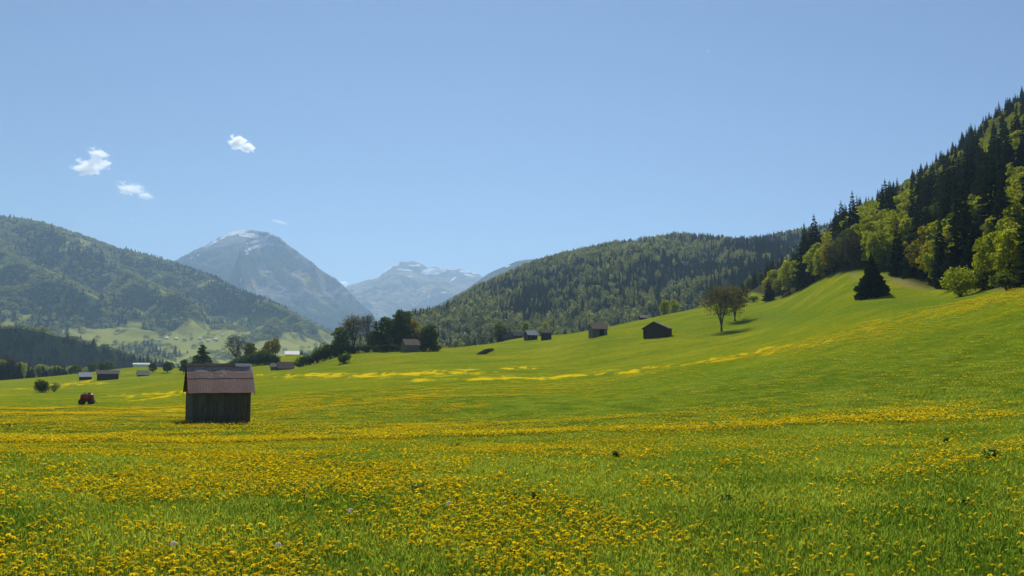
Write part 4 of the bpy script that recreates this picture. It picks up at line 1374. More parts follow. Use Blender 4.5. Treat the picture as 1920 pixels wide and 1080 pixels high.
for k, (px, r, s_) in enumerate(((143, 640, .5), (150, 645, .42), (172, 660, .5), (178, 655, .5), (192, 665, .55), (212, 660, .5), (136, 640, .35), (196, 668, .5), (205, 670, .6))):
    stand('field_tree', BO[k % 2], gpt(px, r), s_, s_ * 1.2, k, "dark green tree behind the pair of far field barns", "tree", "trees behind the far field barns")

# tree belt and hedges across the valley bottom (too small and many to part)
n = 900
bx = rng.uniform(130, 760, n); br = rng.uniform(1000, 2300, n)
ax, ay, _ = ray(bx, 600.0); th = np.arctan2(ax, ay)
xx, yy = br * np.sin(th), br * np.cos(th)
mm = fbm(xx / 120, yy / 120, 3) + 0.2 * rng.normal(size=n) > 0.0
xx, yy = xx[mm], yy[mm]
zz = H(xx, yy)
n = len(xx); s_ = 0.7 + 0.5 * rng.random(n)
tag(scatter_obj("valley_tree_belt", np.stack([xx, yy, zz - .5], 1), rng.integers(0, 3, n), np.stack([s_, s_, s_], 1), rng.random(n) * 6.28, mid_kinds),
    "scattered trees and hedges across the hazy valley bottom", "trees")

# lower edge of the wooded hill: trees one can tell apart
for k in range(64):
    t_ = k / 63
    px = 850 + t_ * 520 + random.uniform(-5, 5)
    r = 640 - 30 * t_ + random.uniform(0, 60)
    if k % 4 == 1:
        stand('spruce_tree', SP[k % 4], gpt(px, r), random.uniform(.6, .8), .8, k, "dark spruce along the lower edge of the wooded hill behind the barns", "tree", "edge spruces of the wooded hill")
    else:
        stand('beech_tree', (BO[k % 2] if k % 2 else BL[k % 4]), gpt(px, r), random.uniform(.7, 1.1), .9, k, "light green tree along the lower edge of the wooded hill behind the barns", "tree", "edge broadleaf trees of the wooded hill")
stand('beech_tree', BL[2], gpt(1247, 470), .72, .75, 1, "bright round tree at the crest beyond the big gabled barn", "tree")
stand('beech_tree', BL[3], gpt(1265, 480), .72, .75, 2, "paler rounded tree next to the bright round one on the crest", "tree")
stand('beech_tree', BL[1], gpt(1023, 486), .55, .5, 1, "light green tree peeping over the small square barn", "tree")
stand('beech_tree', BL[0], gpt(985, 486), .62, .6, 2, "light green tree above the grey roofed barn", "tree")
stand('olive_tree', G3, gpt(938, 462), .72, 1.1, 2, "grey green spreading tree beside the brown roofed huts", "tree")
stand('spruce_tree', SLIMFIR, gpt(938, 446), .22, .9, 2, "small dark fir in front of the brown roofed huts", "tree")

# ------------------------------------------------------------------ barns


def box_mesh(name, x0, x1, y0, y1, z0, z1):
    V = [(x0, y0, z0), (x1, y0, z0), (x1, y1, z0), (x0, y1, z0), (x0, y0, z1), (x1, y0, z1), (x1, y1, z1), (x0, y1, z1)]
    Fc = [(0, 3, 2, 1), (4, 5, 6, 7), (0, 1, 5, 4), (1, 2, 6, 5), (2, 3, 7, 6), (3, 0, 4, 7)]
    return pymesh(name, V, Fc)


def part(name, me, mat, parent, loc=None, rot=None):
    o = bpy.data.objects.new(name, me)
    if mat and not me.materials: me.materials.append(M[mat])
    COL.objects.link(o); o.parent = parent
    if loc is not None: o.location = loc
    if rot is not None: o.rotation_euler = rot
    return o


def small_barn(name, loc, rz, w, d, wall, ridge, roof_mat, wall_mat, label, eave=0.5, verge=0.4, skew=0.0, door=True, windows=0, cat='barn', group=None, base=1.5):
    """gabled building, ridge along local x, front at -y; skew moves the ridge off centre"""
    root = empty(name, loc, rz)
    tag(root, label, cat, group)
    a, b = w / 2, d / 2
    yr = skew * b
    V = [(-a, -b, -base), (a, -b, -base), (a, b, -base), (-a, b, -base), (-a, -b, wall), (a, -b, wall), (a, b, wall), (-a, b, wall), (-a, yr, ridge), (a, yr, ridge)]
    me = bpy.data.meshes.new(name + "_walls")
    me.from_pydata(V, [], [(0, 1, 5, 4), (2, 3, 7, 6), (1, 2, 6, 9, 5), (3, 0, 4, 8, 7)])
    part('walls', me, wall_mat, root)
    for s, y0 in ((-1, -b), (1, b)):
        run = abs(yr - y0); k = (ridge - wall) / run
        ye = y0 + s * eave; ze = wall - k * eave
        t = 0.10
        xs = a + verge
        V = [(-xs, yr, ridge + t), (xs, yr, ridge + t), (xs, ye, ze + t), (-xs, ye, ze + t), (-xs, yr, ridge + 2 * t), (xs, yr, ridge + 2 * t), (xs, ye, ze + 2 * t), (-xs, ye, ze + 2 * t)]
        m2 = bpy.data.meshes.new(name + "_roof")
        m2.from_pydata(V, [], [(0, 1, 2, 3), (7, 6, 5, 4), (3, 2, 6, 7), (0, 3, 7, 4), (1, 0, 4, 5), (2, 1, 5, 6)])
        part('roof_slope', m2, roof_mat, root)
    if door:
        part('door', box_mesh("door", -w * .05, w * .25, -b - .06, -b + .02, 0, wall * .85), 'dark', root)
    for i in range(windows):
        xx = -a + (i + .5) * w / windows
        part('window', box_mesh("window", xx - .45, xx + .45, -b - .05, -b + .02, wall * .35, wall * .35 + 1.1), 'dark', root)
    return root


def face(px):
    """heading that turns a building's front to the camera"""
    return -math.atan2(px - 960, F)


def hero_barn():
    c = on(413, 795, 82)
    sc = math.hypot(c.x, c.y) / 82
    print('HERO', sc)
    ang = face(415) * -1
    root = empty('hay_barn', (0, 0, 0), 0)
    rz = math.atan2(-(c.x), c.y)                   # front (local -y) looks at the camera
    rz += R(7)
    dirv = Vector((-math.sin(rz), math.cos(rz), 0))
    D = 4.3
    ctr = c + dirv * (D / 2 * sc)
    root.scale = (sc, sc, sc)
    root.location = (ctr.x, ctr.y, c.z)
    root.rotation_euler = (0, 0, rz)
    tag(root, "big weathered plank hay barn with a rusty tin roof, standing in the dandelion meadow", "barn")
    a, b, wall, ridge = 2.42, D / 2, 3.0, 5.08
    k = (ridge - wall) / b
    # frame
    f = empty('plank_wall', (0, 0, 0)); f.parent = root
    g = np.random.default_rng(77)
    def planks(axis, lo, hi, pos, out, gable=False, face_name='plank'):
        u = lo
        while u < hi - 0.05:
            w_ = min(0.24 + 0.10 * g.random(), hi - u)
            top = wall + 0.02
            if gable:
                um = u + w_ / 2
                top = ridge - abs(um) * k - 0.10
            bot = -0.45 + 0.10 * g.random()
            o_ = out * (0.028 * g.random())
            gap = 0.004
            if axis == 'x':
                me = box_mesh('plank', u + gap, u + w_ - gap, pos - 0.018 + o_, pos + 0.018 + o_, bot, top)
            else:
                me = box_mesh('plank', pos - 0.018 + o_, pos + 0.018 + o_, u + gap, u + w_ - gap, bot, top)
            part(face_name, me, 'old_wood', f)
            u += w_
    planks('x', -a, a, -b, -1)
    planks('x', -a, a, b, 1)
    planks('y', -b + .03, b - .03, -a, -1, True)
    planks('y', -b + .03, b - .03, a, 1, True)
    part('lining', box_mesh('lining', -a + .06, a - .06, -b + .06, b - .06, -.4, wall - .05), 'brown_wood', root)
    for sx in (-1, 1):
        for sy in (-1, 1):
            part('corner_post', box_mesh('corner_post', sx * a - .09, sx * a + .09, sy * b - .09 + sy * .03, sy * b + .09 + sy * .03, -.6, wall - .06), 'grey_wood' if sx < 0 else 'old_wood', root)
    part('eave_beam', box_mesh('eave_beam', -a - .35, a + .35, -b - .12, -b + .04, wall - .18, wall - .02), 'brown_wood', root)
    # roof: two rows of corrugated sheets a side
    roof = empty('roof', (0, 0, 0)); roof.parent = root
    xs0, xs1 = -a - 0.34, a + 0.38
    ev = 0.42

    def sheet(x0, x1, s, t0, t1, lift):
        """corrugated sheet between slope params t0 (eave) and t1 (ridge)"""
        nx = max(12, int((x1 - x0) / 0.06)); 
        X = np.linspace(x0, x1, nx)
        V = []
        for t in (t0, t1):
            yy = s * (b + ev) * (1 - t)
            zz = ridge - abs(yy) * k + 0.10 + lift
            for i, xx in enumerate(X):
                V.append((xx, yy, zz + 0.005 * math.cos(i * math.pi) + 0.01 * math.sin(xx * 3)))
        for t in (t0, t1):
            yy = s * (b + ev) * (1 - t)
            zz = ridge - abs(yy) * k + 0.085 + lift
            for i, xx in enumerate(X):
                V.append((xx, yy, zz + 0.005 * math.cos(i * math.pi) + 0.01 * math.sin(xx * 3)))
        Fc = []
        for i in range(nx - 1):
            Fc.append((i, i + 1, nx + i + 1, nx + i)); Fc.append((2 * nx + i, 3 * nx + i, 3 * nx + i + 1, 2 * nx + i + 1)); Fc.append((i, 2 * nx + i, 2 * nx + i + 1, i + 1))
        return pymesh('roof_sheet', np.array(V), np.array(Fc))
    ns = 7
    for s in (-1, 1):
        for row in (0, 1):
            for i in range(ns):
                x0 = xs0 + (xs1 - xs0) * i / ns; x1 = xs0 + (xs1 - xs0) * (i + 1) / ns + 0.05
                j = g.normal() * 0.012
                me = sheet(x0 + j, x1 + j, s, 0.0 + 0.008 * g.random() if row == 0 else 0.50, 0.55 if row == 0 else 0.985, (0.0 if row == 0 else 0.014) + 0.008 * (i % 2))
                part('roof_sheet', me, 'rust', roof)
    # ridge cap in lengths, one end curled up
    for i in range(4):
        x0 = xs0 - .02 + (xs1 - xs0 + .04) * i / 4; x1 = xs0 - .02 + (xs1 - xs0 + .04) * (i + 1) / 4 - 0.01
        V = [(x0, -.28, ridge - .28 * k + .18), (x1, -.28, ridge - .28 * k + .18), (x1, 0, ridge + .19), (x0, 0, ridge + .19), (x0, .28, ridge - .28 * k + .18), (x1, .28, ridge - .28 * k + .18)]
        me = bpy.data.meshes.new('ridge_cap'); me.from_pydata(V, [], [(0, 1, 2, 3), (3, 2, 5, 4)])
        part('ridge_cap', me, 'grey_roof' if i == 3 else 'brown_roof', roof)
    # gable verge boards, purlin ends
    for sx, xx in ((-1, xs0), (1, xs1)):
        for s in (-1, 1):
            y1 = s * (b + ev)
            V = [(xx, 0, ridge + .06), (xx, y1, ridge + .06 - abs(y1) * k), (xx, y1, ridge - .12 - abs(y1) * k), (xx, 0, ridge - .14), ]
            V2 = [(x_ - sx * 0.03, y_, z_) for x_, y_, z_ in V]
            me = bpy.data.meshes.new('verge_board'); me.from_pydata(V + V2, [], [(0, 1, 2, 3), (7, 6, 5, 4), (0, 4, 5, 1), (1, 5, 6, 2), (2, 6, 7, 3)])
            part('verge_board', me, 'brown_wood', roof)
    return root, c, rz


HB, hbc, hbz = hero_barn()
# grey boards lying by the barn corner
bo = empty('lying_boards', on(348, 790, 81)); tag(bo, "pale grey boards lying in the grass at the big barn's shaded corner", "boards")
for i in range(3):
    part('board', box_mesh('board', -.55 - .1 * i, .5, -.12, .10, 0.02 + i * .06, 0.07 + i * .06), 'grey_wood', bo, (0, i * .17, 0.05), (0, 0, hbz + .1 * i))


def place_barn(px, py, r0, **k):
    p = on(px, py, r0)
    rz = math.atan2(-p.x, p.y) + R(k.pop('turn', 0))
    f = math.hypot(p.x, p.y) / r0
    print('BARN', px, py, r0, round(f, 2))
    for q in ('w', 'd', 'wall', 'ridge'): k[q] *= f
    return small_barn(k.pop('name', 'barn'), p, rz, **k)


place_barn(1233, 631, 284, turn=74, w=5.0, d=7.9, wall=2.5, ridge=4.5, skew=0.12, roof_mat='dark_roof', wall_mat='brown_wood', door=False, label="dark plank barn with a broad gable, alone on the slope below the forked tree")
place_barn(1121, 630, 310, turn=24, w=5.4, d=4.0, wall=2.6, ridge=4.2, roof_mat='brown_roof', wall_mat='grey_wood', label="small grey board barn with brown tin roof and dark doorway, halfway up the slope")
place_barn(1024, 637, 412, turn=4, w=4.6, d=4.0, wall=3.4, ridge=5.0, roof_mat='dark_roof', wall_mat='brown_wood', door=False, label="small square dark barn with a light green tree peeping over it")
place_barn(995, 637, 415, turn=28, w=5.0, d=4.2, wall=2.4, ridge=4.3, roof_mat='grey_roof', wall_mat='brown_wood', label="small barn with a light grey sheet roof beside the square dark barn")
place_barn(970, 632, 462, turn=12, w=4.6, d=4, wall=1.6, ridge=3.4, roof_mat='dark_roof', wall_mat='brown_wood', door=False, name='hut', cat='hut', label="low hut with a purplish dark roof between two trees at the meadow crest")
place_barn(953, 633, 470, turn=10, w=6.4, d=4, wall=1.5, ridge=3.8, roof_mat='brown_roof', wall_mat='brown_wood', door=False, name='hut', cat='hut', label="low hut with a worn brown roof next to the small dark fir")
place_barn(1206, 599, 400, turn=15, w=3.0, d=3, wall=0.8, ridge=1.8, roof_mat='grey_wood', wall_mat='dark', door=False, name='hut', cat='hut', label="tiny grey roofed hut half sunk behind the crest at the forest edge")
place_barn(769, 659, 338, turn=24, w=5.6, d=4.4, wall=2.6, ridge=4.5, roof_mat='brown_roof', wall_mat='grey_wood', door=False, label="grey plank barn with a brown roof under the tall dark trees")
place_barn(535, 693, 345, turn=8, w=5.4, d=3.0, wall=0.9, ridge=2.7, roof_mat='pink_roof', wall_mat='brown_wood', door=False, name='shed', cat='shed', label="long low shed with a faded pink roof below the hedge", base=1)
place_barn(515, 694, 347, turn=-20, w=2.4, d=2.4, wall=1.4, ridge=2.3, roof_mat='grey_wood', wall_mat='grey_wood', door=False, name='shed', cat='shed', label="little grey shed joined to the end of the pink roofed shed", base=1)
place_barn(160, 712, 468, turn=3, w=5.2, d=4, wall=1.7, ridge=3.4, roof_mat='grey_roof', wall_mat='dark', door=False, label="small field barn with a light grey roof in the far flat field")
place_barn(202, 712, 458, turn=0, w=9.2, d=4.4, wall=2.9, ridge=4.3, roof_mat='dark_roof', wall_mat='brown_wood', door=False, label="long dark barn next to the small light roofed one in the far field")
place_barn(268, 705, 440, turn=6, w=4.6, d=3, wall=0.8, ridge=2.4, roof_mat='tan_roof', wall_mat='dark', door=False, name='shed', cat='shed', label="low shed with a tan roof at the foot of the bank below the round trees", base=1)
b_ = gpt(548, 455)
small_barn('farm_building', (b_.x, b_.y, float(at(548, 666, 455)[2])), face(548), 6.4, 5, 0.4, 1.9, 'pale_roof', 'white_wall', "long building with a bright white roof behind the pink roofed shed", door=False, cat='building', base=3)
b_ = gpt(267, 760)
small_barn('farm_building', (b_.x, b_.y, float(at(267, 684, 760)[2])), face(267), 12, 6, 0.3, 1.3, 'grey_roof', 'white_wall', "long low pale roofed building beyond the bank with round trees", door=False, cat='building', base=2)
# village
for k, (px, py, r, w_) in enumerate(((330, 636, 2500, 9), (345, 640, 2450, 11), (359, 637, 2500, 9), (375, 636, 2560, 10), (390, 640, 2450, 9), (403, 638, 2500, 10), (417, 630, 2650, 9), (430, 637, 2480, 10), (312, 636, 2520, 10), (300, 640, 2450, 9), (450, 640, 2450, 11))):
    i_ = np.argmin((proj(S_left.X, S_left.Y, S_left.Z)[0] - px) ** 2 + (proj(S_left.X, S_left.Y, S_left.Z)[1] - py) ** 2 + 900.0 * (S_left.T > 0.7))
    x_, y_, z_ = float(S_left.X.flat[i_]), float(S_left.Y.flat[i_]), float(S_left.Z.flat[i_])
    w_ *= math.hypot(x_, y_) / 2500
    small_barn('village_house', (x_, y_, z_), face(px) + random.uniform(-.5, .5), w_ * .8, 7, 3.2, 6, random.choice(['grey_roof', 'pale_roof', 'brown_roof']) if k % 3 else 'pale_roof', 'white_wall', "pale house of the hazy village at the foot of the mountain", door=False, windows=2, cat='house', group='houses of the far village', base=4)

# brown heap on the slope
p = on(908, 664, 302)
g = np.random.default_rng(9)
d = rand_dirs(g, 1500); d[:, 2] = np.abs(d[:, 2])
C = d * np.array([3.6, 1.5, 1.3]) * (0.8 + 0.25 * g.random((1500, 1)))
U, Vv = card_axes(g, d + .8 * rand_dirs(g, 1500), 0.2 + 0.2 * g.random(1500))
V, Fc = quads_to_mesh('brush', C, U, Vv, None)
me = pymesh('brush_heap', V, Fc, False, g.random(1500)); me.materials.append(M['brown_heap'])
o = tag(mesh_obj('brush_heap', me, [], None, p), "long brown brush heap lying aslant on the open slope", "heap")
o.rotation_euler = (0, R(-24), math.atan2(-p.x, p.y) + R(8))

# ------------------------------------------------------------------ slurry tank trailer


def lathe(name, prof, axis='x', k=20):
    V = []
    for u, r_ in prof:
        for i in range(k):
            a = i / k * 2 * math.pi
            V.append((u, math.cos(a) * r_, math.sin(a) * r_) if axis == 'x' else (math.cos(a) * r_, u, math.sin(a) * r_))
    Fc = []
    for j in range(len(prof) - 1):
        for i in range(k):
            Fc.append((j * k + i, j * k + (i + 1) % k, (j + 1) * k + (i + 1) % k, (j + 1) * k + i))
    return pymesh(name, np.array(V), np.array(Fc), True)


p = on(163, 758, 165)
tr = empty('tank_trailer', p, math.atan2(-p.x, p.y) + R(-14)); tag(tr, "dark red slurry tank trailer parked in the flat dandelion field", "trailer")
part('tank', lathe('tank', [(-.98, .0), (-.95, .35), (-.80, .52), (-.62, .58), (.62, .58), (.80, .52), (.95, .35), (.98, 0)]), 'red_paint', tr, (0, 0, 1.1))
for xx in (-.5, .5):
    part('tank_band', lathe('band', [(xx - .04, .575), (xx - .04, .60), (xx + .04, .60), (xx + .04, .575)]), 'rubber', tr, (0, 0, 1.1))
part('hatch', lathe('hatch', [(0, 0), (0, .2), (.14, .2), (.16, 0)]), 'dark', tr, (.3, 0, 1.66), (0, -math.pi / 2, 0))
part('filler_neck', lathe('neck', [(0, .05), (.22, .05), (.24, 0)]), 'dark', tr, (-.35, 0, 1.66), (0, -math.pi / 2, 0))
part('top_plate', box_mesh('plate', -.3, .25, -.2, .2, 1.68, 1.70), 'pale_metal', tr)
part('chassis', box_mesh('chassis', -.95, 1.0, -.3, .3, .42, .56), 'red_paint', tr)
for sx in (-.72, .62):
    for sy in (-.62, .62):
        wh = part('wheel', lathe('tyre', [(-.11, .2), (-.11, .38), (-.07, .42), (.07, .42), (.11, .38), (.11, .2)], 'y'), 'rubber', tr, (sx, sy, .42))
        part('rim', lathe('rim', [(-.05, 0), (-.05, .21), (.05, .21), (.05, 0)], 'y', 12), 'red_paint', wh)
part('drawbar', pymesh('drawbar', *tube((.9, 0, .5), (1.6, 0, .28), .05, .04, 6)), 'pale_metal', tr)
part('jack_leg', pymesh('jack_leg', *tube((1.35, 0, .4), (1.35, 0, 0), .035, .035, 6)), 'dark', tr)

# ------------------------------------------------------------------ meadow growth near the camera
g = np.random.default_rng(21)


def clump(name, seed, rad, nb, hmin, hmax, wid=0.006):
    g = np.random.default_rng(seed)
    V, Fc, tt, n = [], [], [], 0
    for i in range(nb):
        a = g.random() * 6.28; q = rad * math.sqrt(g.random())
        bx, by = math.cos(a) * q, math.sin(a) * q
        h = g.uniform(hmin, hmax); w = wid * g.uniform(.7, 1.4)
        la = g.random() * 6.28; le = h * g.uniform(0.15, 0.75)
        dx, dy = math.cos(la), math.sin(la)
        wx, wy = -dy * w, dx * w
        m_ = (bx + dx * le * .3, by + dy * le * .3, h * .6)
        e_ = (bx + dx * le, by + dy * le, h * g.uniform(.8, 1.0))
        V += [(bx - wx, by - wy, -.03), (bx + wx, by + wy, -.03), (m_[0] + wx * .8, m_[1] + wy * .8, m_[2]), (m_[0] - wx * .8, m_[1] - wy * .8, m_[2]), (e_[0] + wx * .15, e_[1] + wy * .15, e_[2]), (e_[0] - wx * .15, e_[1] - wy * .15, e_[2])]
        Fc += [(n, n + 1, n + 2, n + 3), (n + 3, n + 2, n + 4, n + 5)]
        t = g.random(); tt += [t, t]; n += 6
    me = pymesh(name, np.array(V), np.array(Fc), False, tt); me.materials.append(M['grass'])
    return me


clumps = [clump("grass_clump_%d" % i, 300 + i, 0.24, 64, .03, .085, .0035) for i in range(3)] + [clump("grass_tuft", 310, 0.15, 40, .06, .125, .0030), clump("grass_broad", 311, 0.2, 26, .03, .08, .010)]


def polar(n, r0, r1, pw, th=0.62):
    u = g.random(n)
    e = 2 - pw
    r = (r0 ** e + u * (r1 ** e - r0 ** e)) ** (1 / e)
    t = g.uniform(-th, th, n)
    return r * np.sin(t), r * np.cos(t), r


x, y, r = polar(118000, 5.0, 150, 1.3, 0.95)
z = H(x, y)
lush = fbm(x / 3, y / 3, 3)
s_ = (0.85 + 0.5 * g.random(len(x)) + 0.35 * lush) * (1 - 0.65 * smooth(60, 145, r))
sw = s_ * (1 + 1.6 * smooth(15, 60, r))
tag(scatter_obj("meadow_grass", np.stack([x, y, z], 1), g.choice(5, len(x), p=[.25, .25, .25, .10, .15]), np.stack([sw, sw, s_], 1), g.random(len(x)) * 6.28, clumps),
    "short lush green grass of the foreground meadow", "grass")


def flower_mesh(name, seed, stems=1, rad=0.0, hi=(0.12, 0.2), size=0.021):
    g = np.random.default_rng(seed)
    V, Fc, mi = [], [], []
    n = 0
    for s in range(stems):
        a = g.random() * 6.28; q = rad * math.sqrt(g.random())
        bx, by = math.cos(a) * q, math.sin(a) * q
        h = g.uniform(*hi); R0 = size * g.uniform(.75, 1.2)
        tx, ty = g.normal() * .35, g.normal() * .35
        k = 9
        rings = [(0.25, 0.012), (1.0, 0.002), (0.95, -0.006)]
        ctr = (bx, by, h + .010)
        V.append(ctr); c = n; n += 1
        ring_i = []
        for fr, dz in ((0.66, 0.008), (1.0, 0.0)):
            idx = []
            for i in range(k):
                an = i / k * 6.283 + (0.35 if fr == 1.0 else 0)
                rr = R0 * fr * (1 + (0.12 * (-1) ** i if fr == 1.0 else 0))
                X_, Y_ = math.cos(an) * rr, math.sin(an) * rr
                V.append((bx + X_, by + Y_, h + dz + X_ * tx + Y_ * ty)); idx.append(n); n += 1
            ring_i.append(idx)
        for i in range(k):
            j = (i + 1) % k
            Fc.append((c, ring_i[0][i], ring_i[0][j], ring_i[0][j])); mi.append(0)
            Fc.append((ring_i[0][i], ring_i[1][i], ring_i[1][j], ring_i[0][j])); mi.append(0)
        # green calyx and stem
        w = 0.0022
        for (ux, uy) in ((1, 0), (0, 1)):
            V += [(bx - ux * w, by - uy * w, -.03), (bx + ux * w, by + uy * w, -.03), (bx + ux * w, by + uy * w, h), (bx - ux * w, by - uy * w, h)]
            Fc.append((n, n + 1, n + 2, n + 3)); mi.append(1); n += 4
        V += [(bx - R0 * .5, by, h - .001), (bx, by - R0 * .5, h - .001), (bx + R0 * .5, by, h - .001), (bx, by + R0 * .5, h - .001), (bx, by, h - .014)]
        for i in range(4):
            Fc.append((n + i, n + (i + 1) % 4, n + 4, n + 4)); mi.append(1)
        n += 5
    bmm = bpy.data.meshes.new(name)
    F2 = [tuple(dict.fromkeys(f)) for f in Fc]
    bmm.from_pydata(V, [], F2)
    bmm.materials.append(M['petal']); bmm.materials.append(M['stem'])
    bmm.polygons.foreach_set("material_index", mi)
    a = bmm.attributes.new("tint", 'FLOAT', 'FACE'); a.data.foreach_set("value", [0.5] * len(F2))
    return bmm


singles = [flower_mesh("dandelion_%d" % i, 400 + i, 1, 0, (.09, .17)) for i in range(5)]
groups_ = [flower_mesh("dandelion_patch_%d" % i, 420 + i, 10, .40, (.13, .2), 0.026) for i in range(5)]

# single flowers to 34 m
x, y, r = polar(290000, 5.6, 36, 1.0, 0.85)
z = H(x, y)
f = flowers(x, y, z)
f = np.maximum(f, 0.02)
kp = g.random(len(x)) < f * 0.76 * smooth(0, 1, 1.25 - 0.5 * (r < 12))
x, y, z, r = x[kp], y[kp], z[kp], r[kp]
order = np.argsort(r + 4 * np.abs(np.arctan2(x, y)) * 0)
px_, py_ = proj(x, y, z + .15)
vis = (px_ > 5) & (px_ < 1915) & (py_ < 1076)
vi = [i for i in order if vis[i]][:300]
vset = set(vi)
print("FLOWERS", len(x))
for i in vi:
    o = bpy.data.objects.new('dandelion', singles[i % 5])
    COL.objects.link(o); o.location = (x[i], y[i], z[i]); o.rotation_euler = (float(g.normal() * .12), float(g.normal() * .12), float(g.random() * 6.28))
    s_ = float(g.uniform(.55, 1.05)); o.scale = (s_, s_, s_)
    tag(o, "yellow dandelion in bloom in the nearest strip of meadow grass", "flower", "nearest dandelions in bloom")
rest_i = np.array([i for i in range(len(x)) if i not in vset])
x, y, z = x[rest_i], y[rest_i], z[rest_i]
n = len(x); s_ = g.uniform(.5, 1.0, n)
tag(scatter_obj("dandelions", np.stack([x, y, z], 1), g.integers(0, 5, n), np.stack([s_, s_, s_], 1), g.random(n) * 6.28, singles, tilt=g.normal(size=(n, 2)) * 0.12),
    "countless yellow dandelions flowering through the near meadow", "flowers")
# patches of flowers 34 to 110 m
x, y, r = polar(155000, 33, 150, 1.1, 0.85)
z = H(x, y)
f = flowers(x, y, z)
kp = g.random(len(x)) < f * 0.5
x, y, z, r = x[kp], y[kp], z[kp], r[kp]
n = len(x); s_ = g.uniform(.9, 1.3, n)
print("PATCHES", n)
tag(scatter_obj("dandelion_patches", np.stack([x, y, z], 1), g.integers(0, 5, n), np.stack([s_ * 1.2, s_ * 1.2, s_ * 1.1], 1), g.random(n) * 6.28, groups_),
    "yellow dandelion drifts across the middle of the meadow", "flowers")


# dock plants and seed heads
def dock(name, seed, n=24):
    g = np.random.default_rng(seed)
    V, Fc, tt, k = [], [], [], 0
    for i in range(n):
        a = i * 2.4 + g.random() * .5; l = g.uniform(.12, .26); w = l * .16
        el = g.uniform(.75, 1.45)
        ca, sa = math.cos(a), math.sin(a)
        h1, q1 = l * .6 * math.sin(el), l * .6 * math.cos(el)
        q2 = q1 + l * .45 * math.cos(el * .3); h2 = h1 + l * .45 * math.sin(el * .1) - .02
        V += [(0, 0, 0), (ca * q1 - sa * w, sa * q1 + ca * w, h1), (ca * q2, sa * q2, h2), (ca * q1 + sa * w, sa * q1 - ca * w, h1)]
        Fc.append((k, k + 1, k + 2, k + 3)); tt.append(g.random()); k += 4
    me = pymesh(name, np.array(V), np.array(Fc), False, tt); me.materials.append(M['weed'])
    return me


docks = [dock("dock_%d" % i, 500 + i) for i in range(3)]
for k, (px, py, r, s_, lab) in enumerate((
        (212, 903, 15, .9, "dark green broad leaved weed among thick dandelions below the big barn"),
        (1003, 940, 11.5, 1.0, "broad leaved weed in the flowerless grass at the meadow's middle"),
        (965, 938, 11.6, .8, "pale edged weed next to the larger one at the meadow's middle"),
        (1858, 866, 17, 1.5, "dark tuft of weed in the thinly flowered grass under the steep flank"),
        (1810, 952, 11, .8, "small pale leaved weed near the bright dandelion cluster"),
        (1775, 834, 21, 1.3, "dark weed tuft below the toe of the steep flank"),
        (1362, 948, 11, 1.0, "bushy grey green weed between dandelion rows"),
        (855, 843, 28, 1.6, "dark weed tuft in the long green gap beyond the flower drifts"),
        (1155, 862, 21, 1.4, "dark weed tuft at the edge of the dense flower drift"),
        (15, 804, 60, 2.5, "dark weed tuft in the meadow level with the big barn's foot"),
        (784, 925, 13, 1.1, "dark green weed tuft in the grassy hollow between drifts"))):
    o = mesh_obj('dock_plant', docks[k % 3], [], None, on(px, py, r)); o.scale = (s_ * .8, s_ * .8, s_ * .85)
    tag(o, lab, "weed")


def clock_mesh():
    g = np.random.default_rng(600)
    d = rand_dirs(g, 90)
    C = d * 0.02 + np.array([0, 0, .19])
    U, Vv = card_axes(g, d, np.full(90, .006))
    V, Fc = quads_to_mesh('c', C, U, Vv, None)
    tv, tf = tube((0, 0, -.02), (0, 0, .18), .002, .002, 4)
    Vt, Ft = join([(V, Fc), (tv, tf)])
    me = pymesh('seed_head', Vt, Ft, False, np.full(len(Ft), .5), mi=[0] * len(Fc) + [1] * len(tf))
    me.materials.append(M['fluff']); me.materials.append(M['stem'])
    return me


ck = clock_mesh()
for px, py, r, lab in ((323, 1068, 7.3, "white dandelion seed head near the lower frame edge below the big barn"), (520, 1071, 7.2, "white dandelion seed head by the lower frame edge, second from the barn side"),
                       (840, 981, 9.2, "white dandelion seed head standing in plain green grass at mid meadow"), (655, 997, 8.8, "small white dandelion seed head in the flowery grass")):
    o = mesh_obj('dandelion_clock', ck, [], None, on(px, py, r)); o.scale = (1.3, 1.3, 1.1)
    tag(o, lab, "seed head")

# ------------------------------------------------------------------ haze box
HZ = NT("valley_haze")
pv = HZ.n("ShaderNodeVolumePrincipled", inp={"Color": (0.45, 0.69, 1.0, 1), "Density": 0.9e-4, "Anisotropy": 0.35})
HZ.t.links.new(pv.outputs[0], HZ.out.inputs["Volume"])
hz = mesh_obj('haze', box_mesh('haze', -14500, 14500, -14500, 14500, -60, 1390), HZ.m)
hz["kind"] = 'stuff'

# ------------------------------------------------------------------ clouds, beyond and above the haze


def cloud_mat(name, dens, scale, thr):
    s = NT(name)
    o = s.obj()
    ln = s.n("ShaderNodeVectorMath", operation='LENGTH'); s.t.links.new(o, ln.inputs[0])
    n = s.noise(scale, 5, o, 0.62)
    fall = s.mapr(ln.outputs["Value"], 0.25, 1.0, 1.0, 0.0)
    v = s.math('ADD', s.math('MULTIPLY', fall, 0.75), s.math('MULTIPLY', s.math('SUBTRACT', n, 0.54 + thr), 3.2))
    v = s.mapr(v, 0.10, 0.34)
    pv = s.n("ShaderNodeVolumePrincipled", inp={"Color": (1, 1, 1, 1), "Density": s.math('MULTIPLY', v, dens), "Anisotropy": 0.5})
    s.t.links.new(pv.outputs[0], s.out.inputs["Volume"])
    return s.m


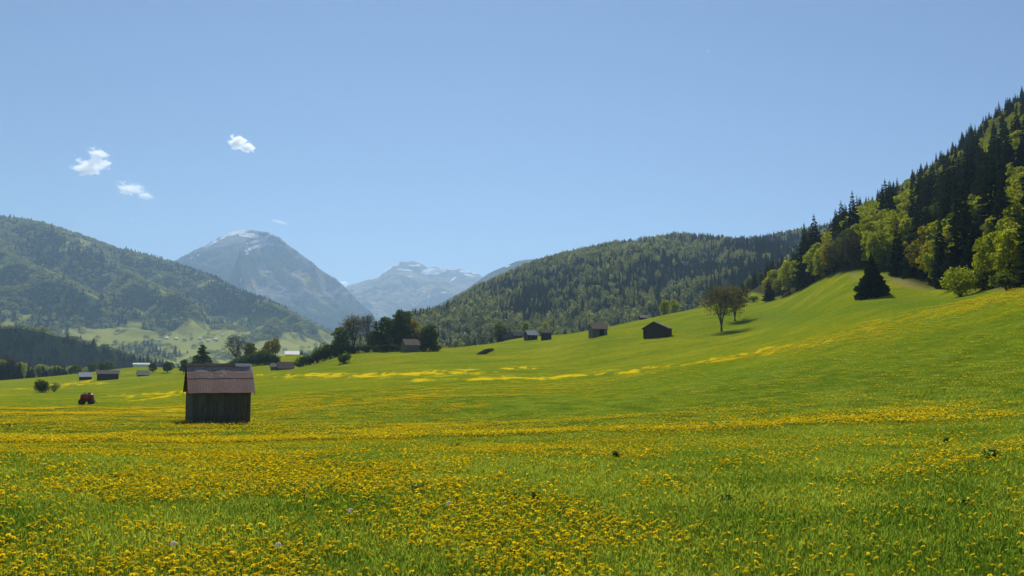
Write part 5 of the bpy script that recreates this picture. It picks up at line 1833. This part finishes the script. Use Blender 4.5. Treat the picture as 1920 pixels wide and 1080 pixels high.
def ico(name, sub=3):
    bm = bmesh.new(); bmesh.ops.create_icosphere(bm, subdivisions=sub, radius=1.0)
    me = bpy.data.meshes.new(name); bm.to_mesh(me); bm.free(); return me


for nm, L, dens, sc, thr, lab in (
        ('puffy_cloud', [(444, 266, 17, 13, 0), (463, 275, 15, 10, 20)], 0.04, 1.9, 0.02, "compact bright white cloud, highest in the sky"),
        ('ragged_cloud', [(168, 311, 34, 15, -8), (183, 288, 20, 10, 12)], 0.020, 2.0, 0.05, "ragged two lobed white cloud above the forested mountainside"),
        ('wispy_cloud', [(240, 354, 26, 12, 15), (272, 366, 18, 9, 20), (256, 352, 16, 9, 0)], 0.012, 2.4, 0.06, "thin torn white cloud, lowest of the three small clouds"),
        ('small_cloud', [(643, 532, 9, 5, 0)], 0.03, 1.5, -0.05, "tiny bright cloud peeping through the notch between the peaks"),
        ('cloud_wisp', [(248, 411, 7, 4, 0)], 0.002, 1.5, 0.05, "faint speck of cloud just over the mountain skyline"),
        ('vapour_trail', [(524, 416, 16, 1.6, 14)], 0.004, 1.0, -0.1, "short thin vapour trail above the bald peak"),
        ('cloud_speck', [(1327, 96, 4, 3, 0)], 0.003, 1.5, 0.0, "tiny pale cloud speck alone high over the wooded hill")):
    r = 17500 if nm == 'small_cloud' else 9500
    root = None
    cx = sum(l[0] for l in L) / len(L); cy = sum(l[1] for l in L) / len(L)
    root = empty(nm, at(cx, cy, r)); tag(root, lab, "cloud")
    for i, (px, py, rx, ry, ang) in enumerate(L):
        me = ico('cloud_lobe'); me.materials.append(cloud_mat("%s_vapour_%d" % (nm, i), dens, sc + .3 * i, thr))
        o = bpy.data.objects.new('lobe', me); COL.objects.link(o); o.parent = root
        q = Vector(at(px, py, r + 3 * i)) - root.location
        dist = Vector(at(px, py, r)).length
        s_ = dist / F
        o.location = q
        o.scale = (rx * s_ * 1.08, max(rx, ry) * s_, ry * s_ * 1.12)
        o.rotation_euler = (0, R(ang), math.atan2(-(px - 960), F))
print("DONE objects", len(bpy.data.objects))
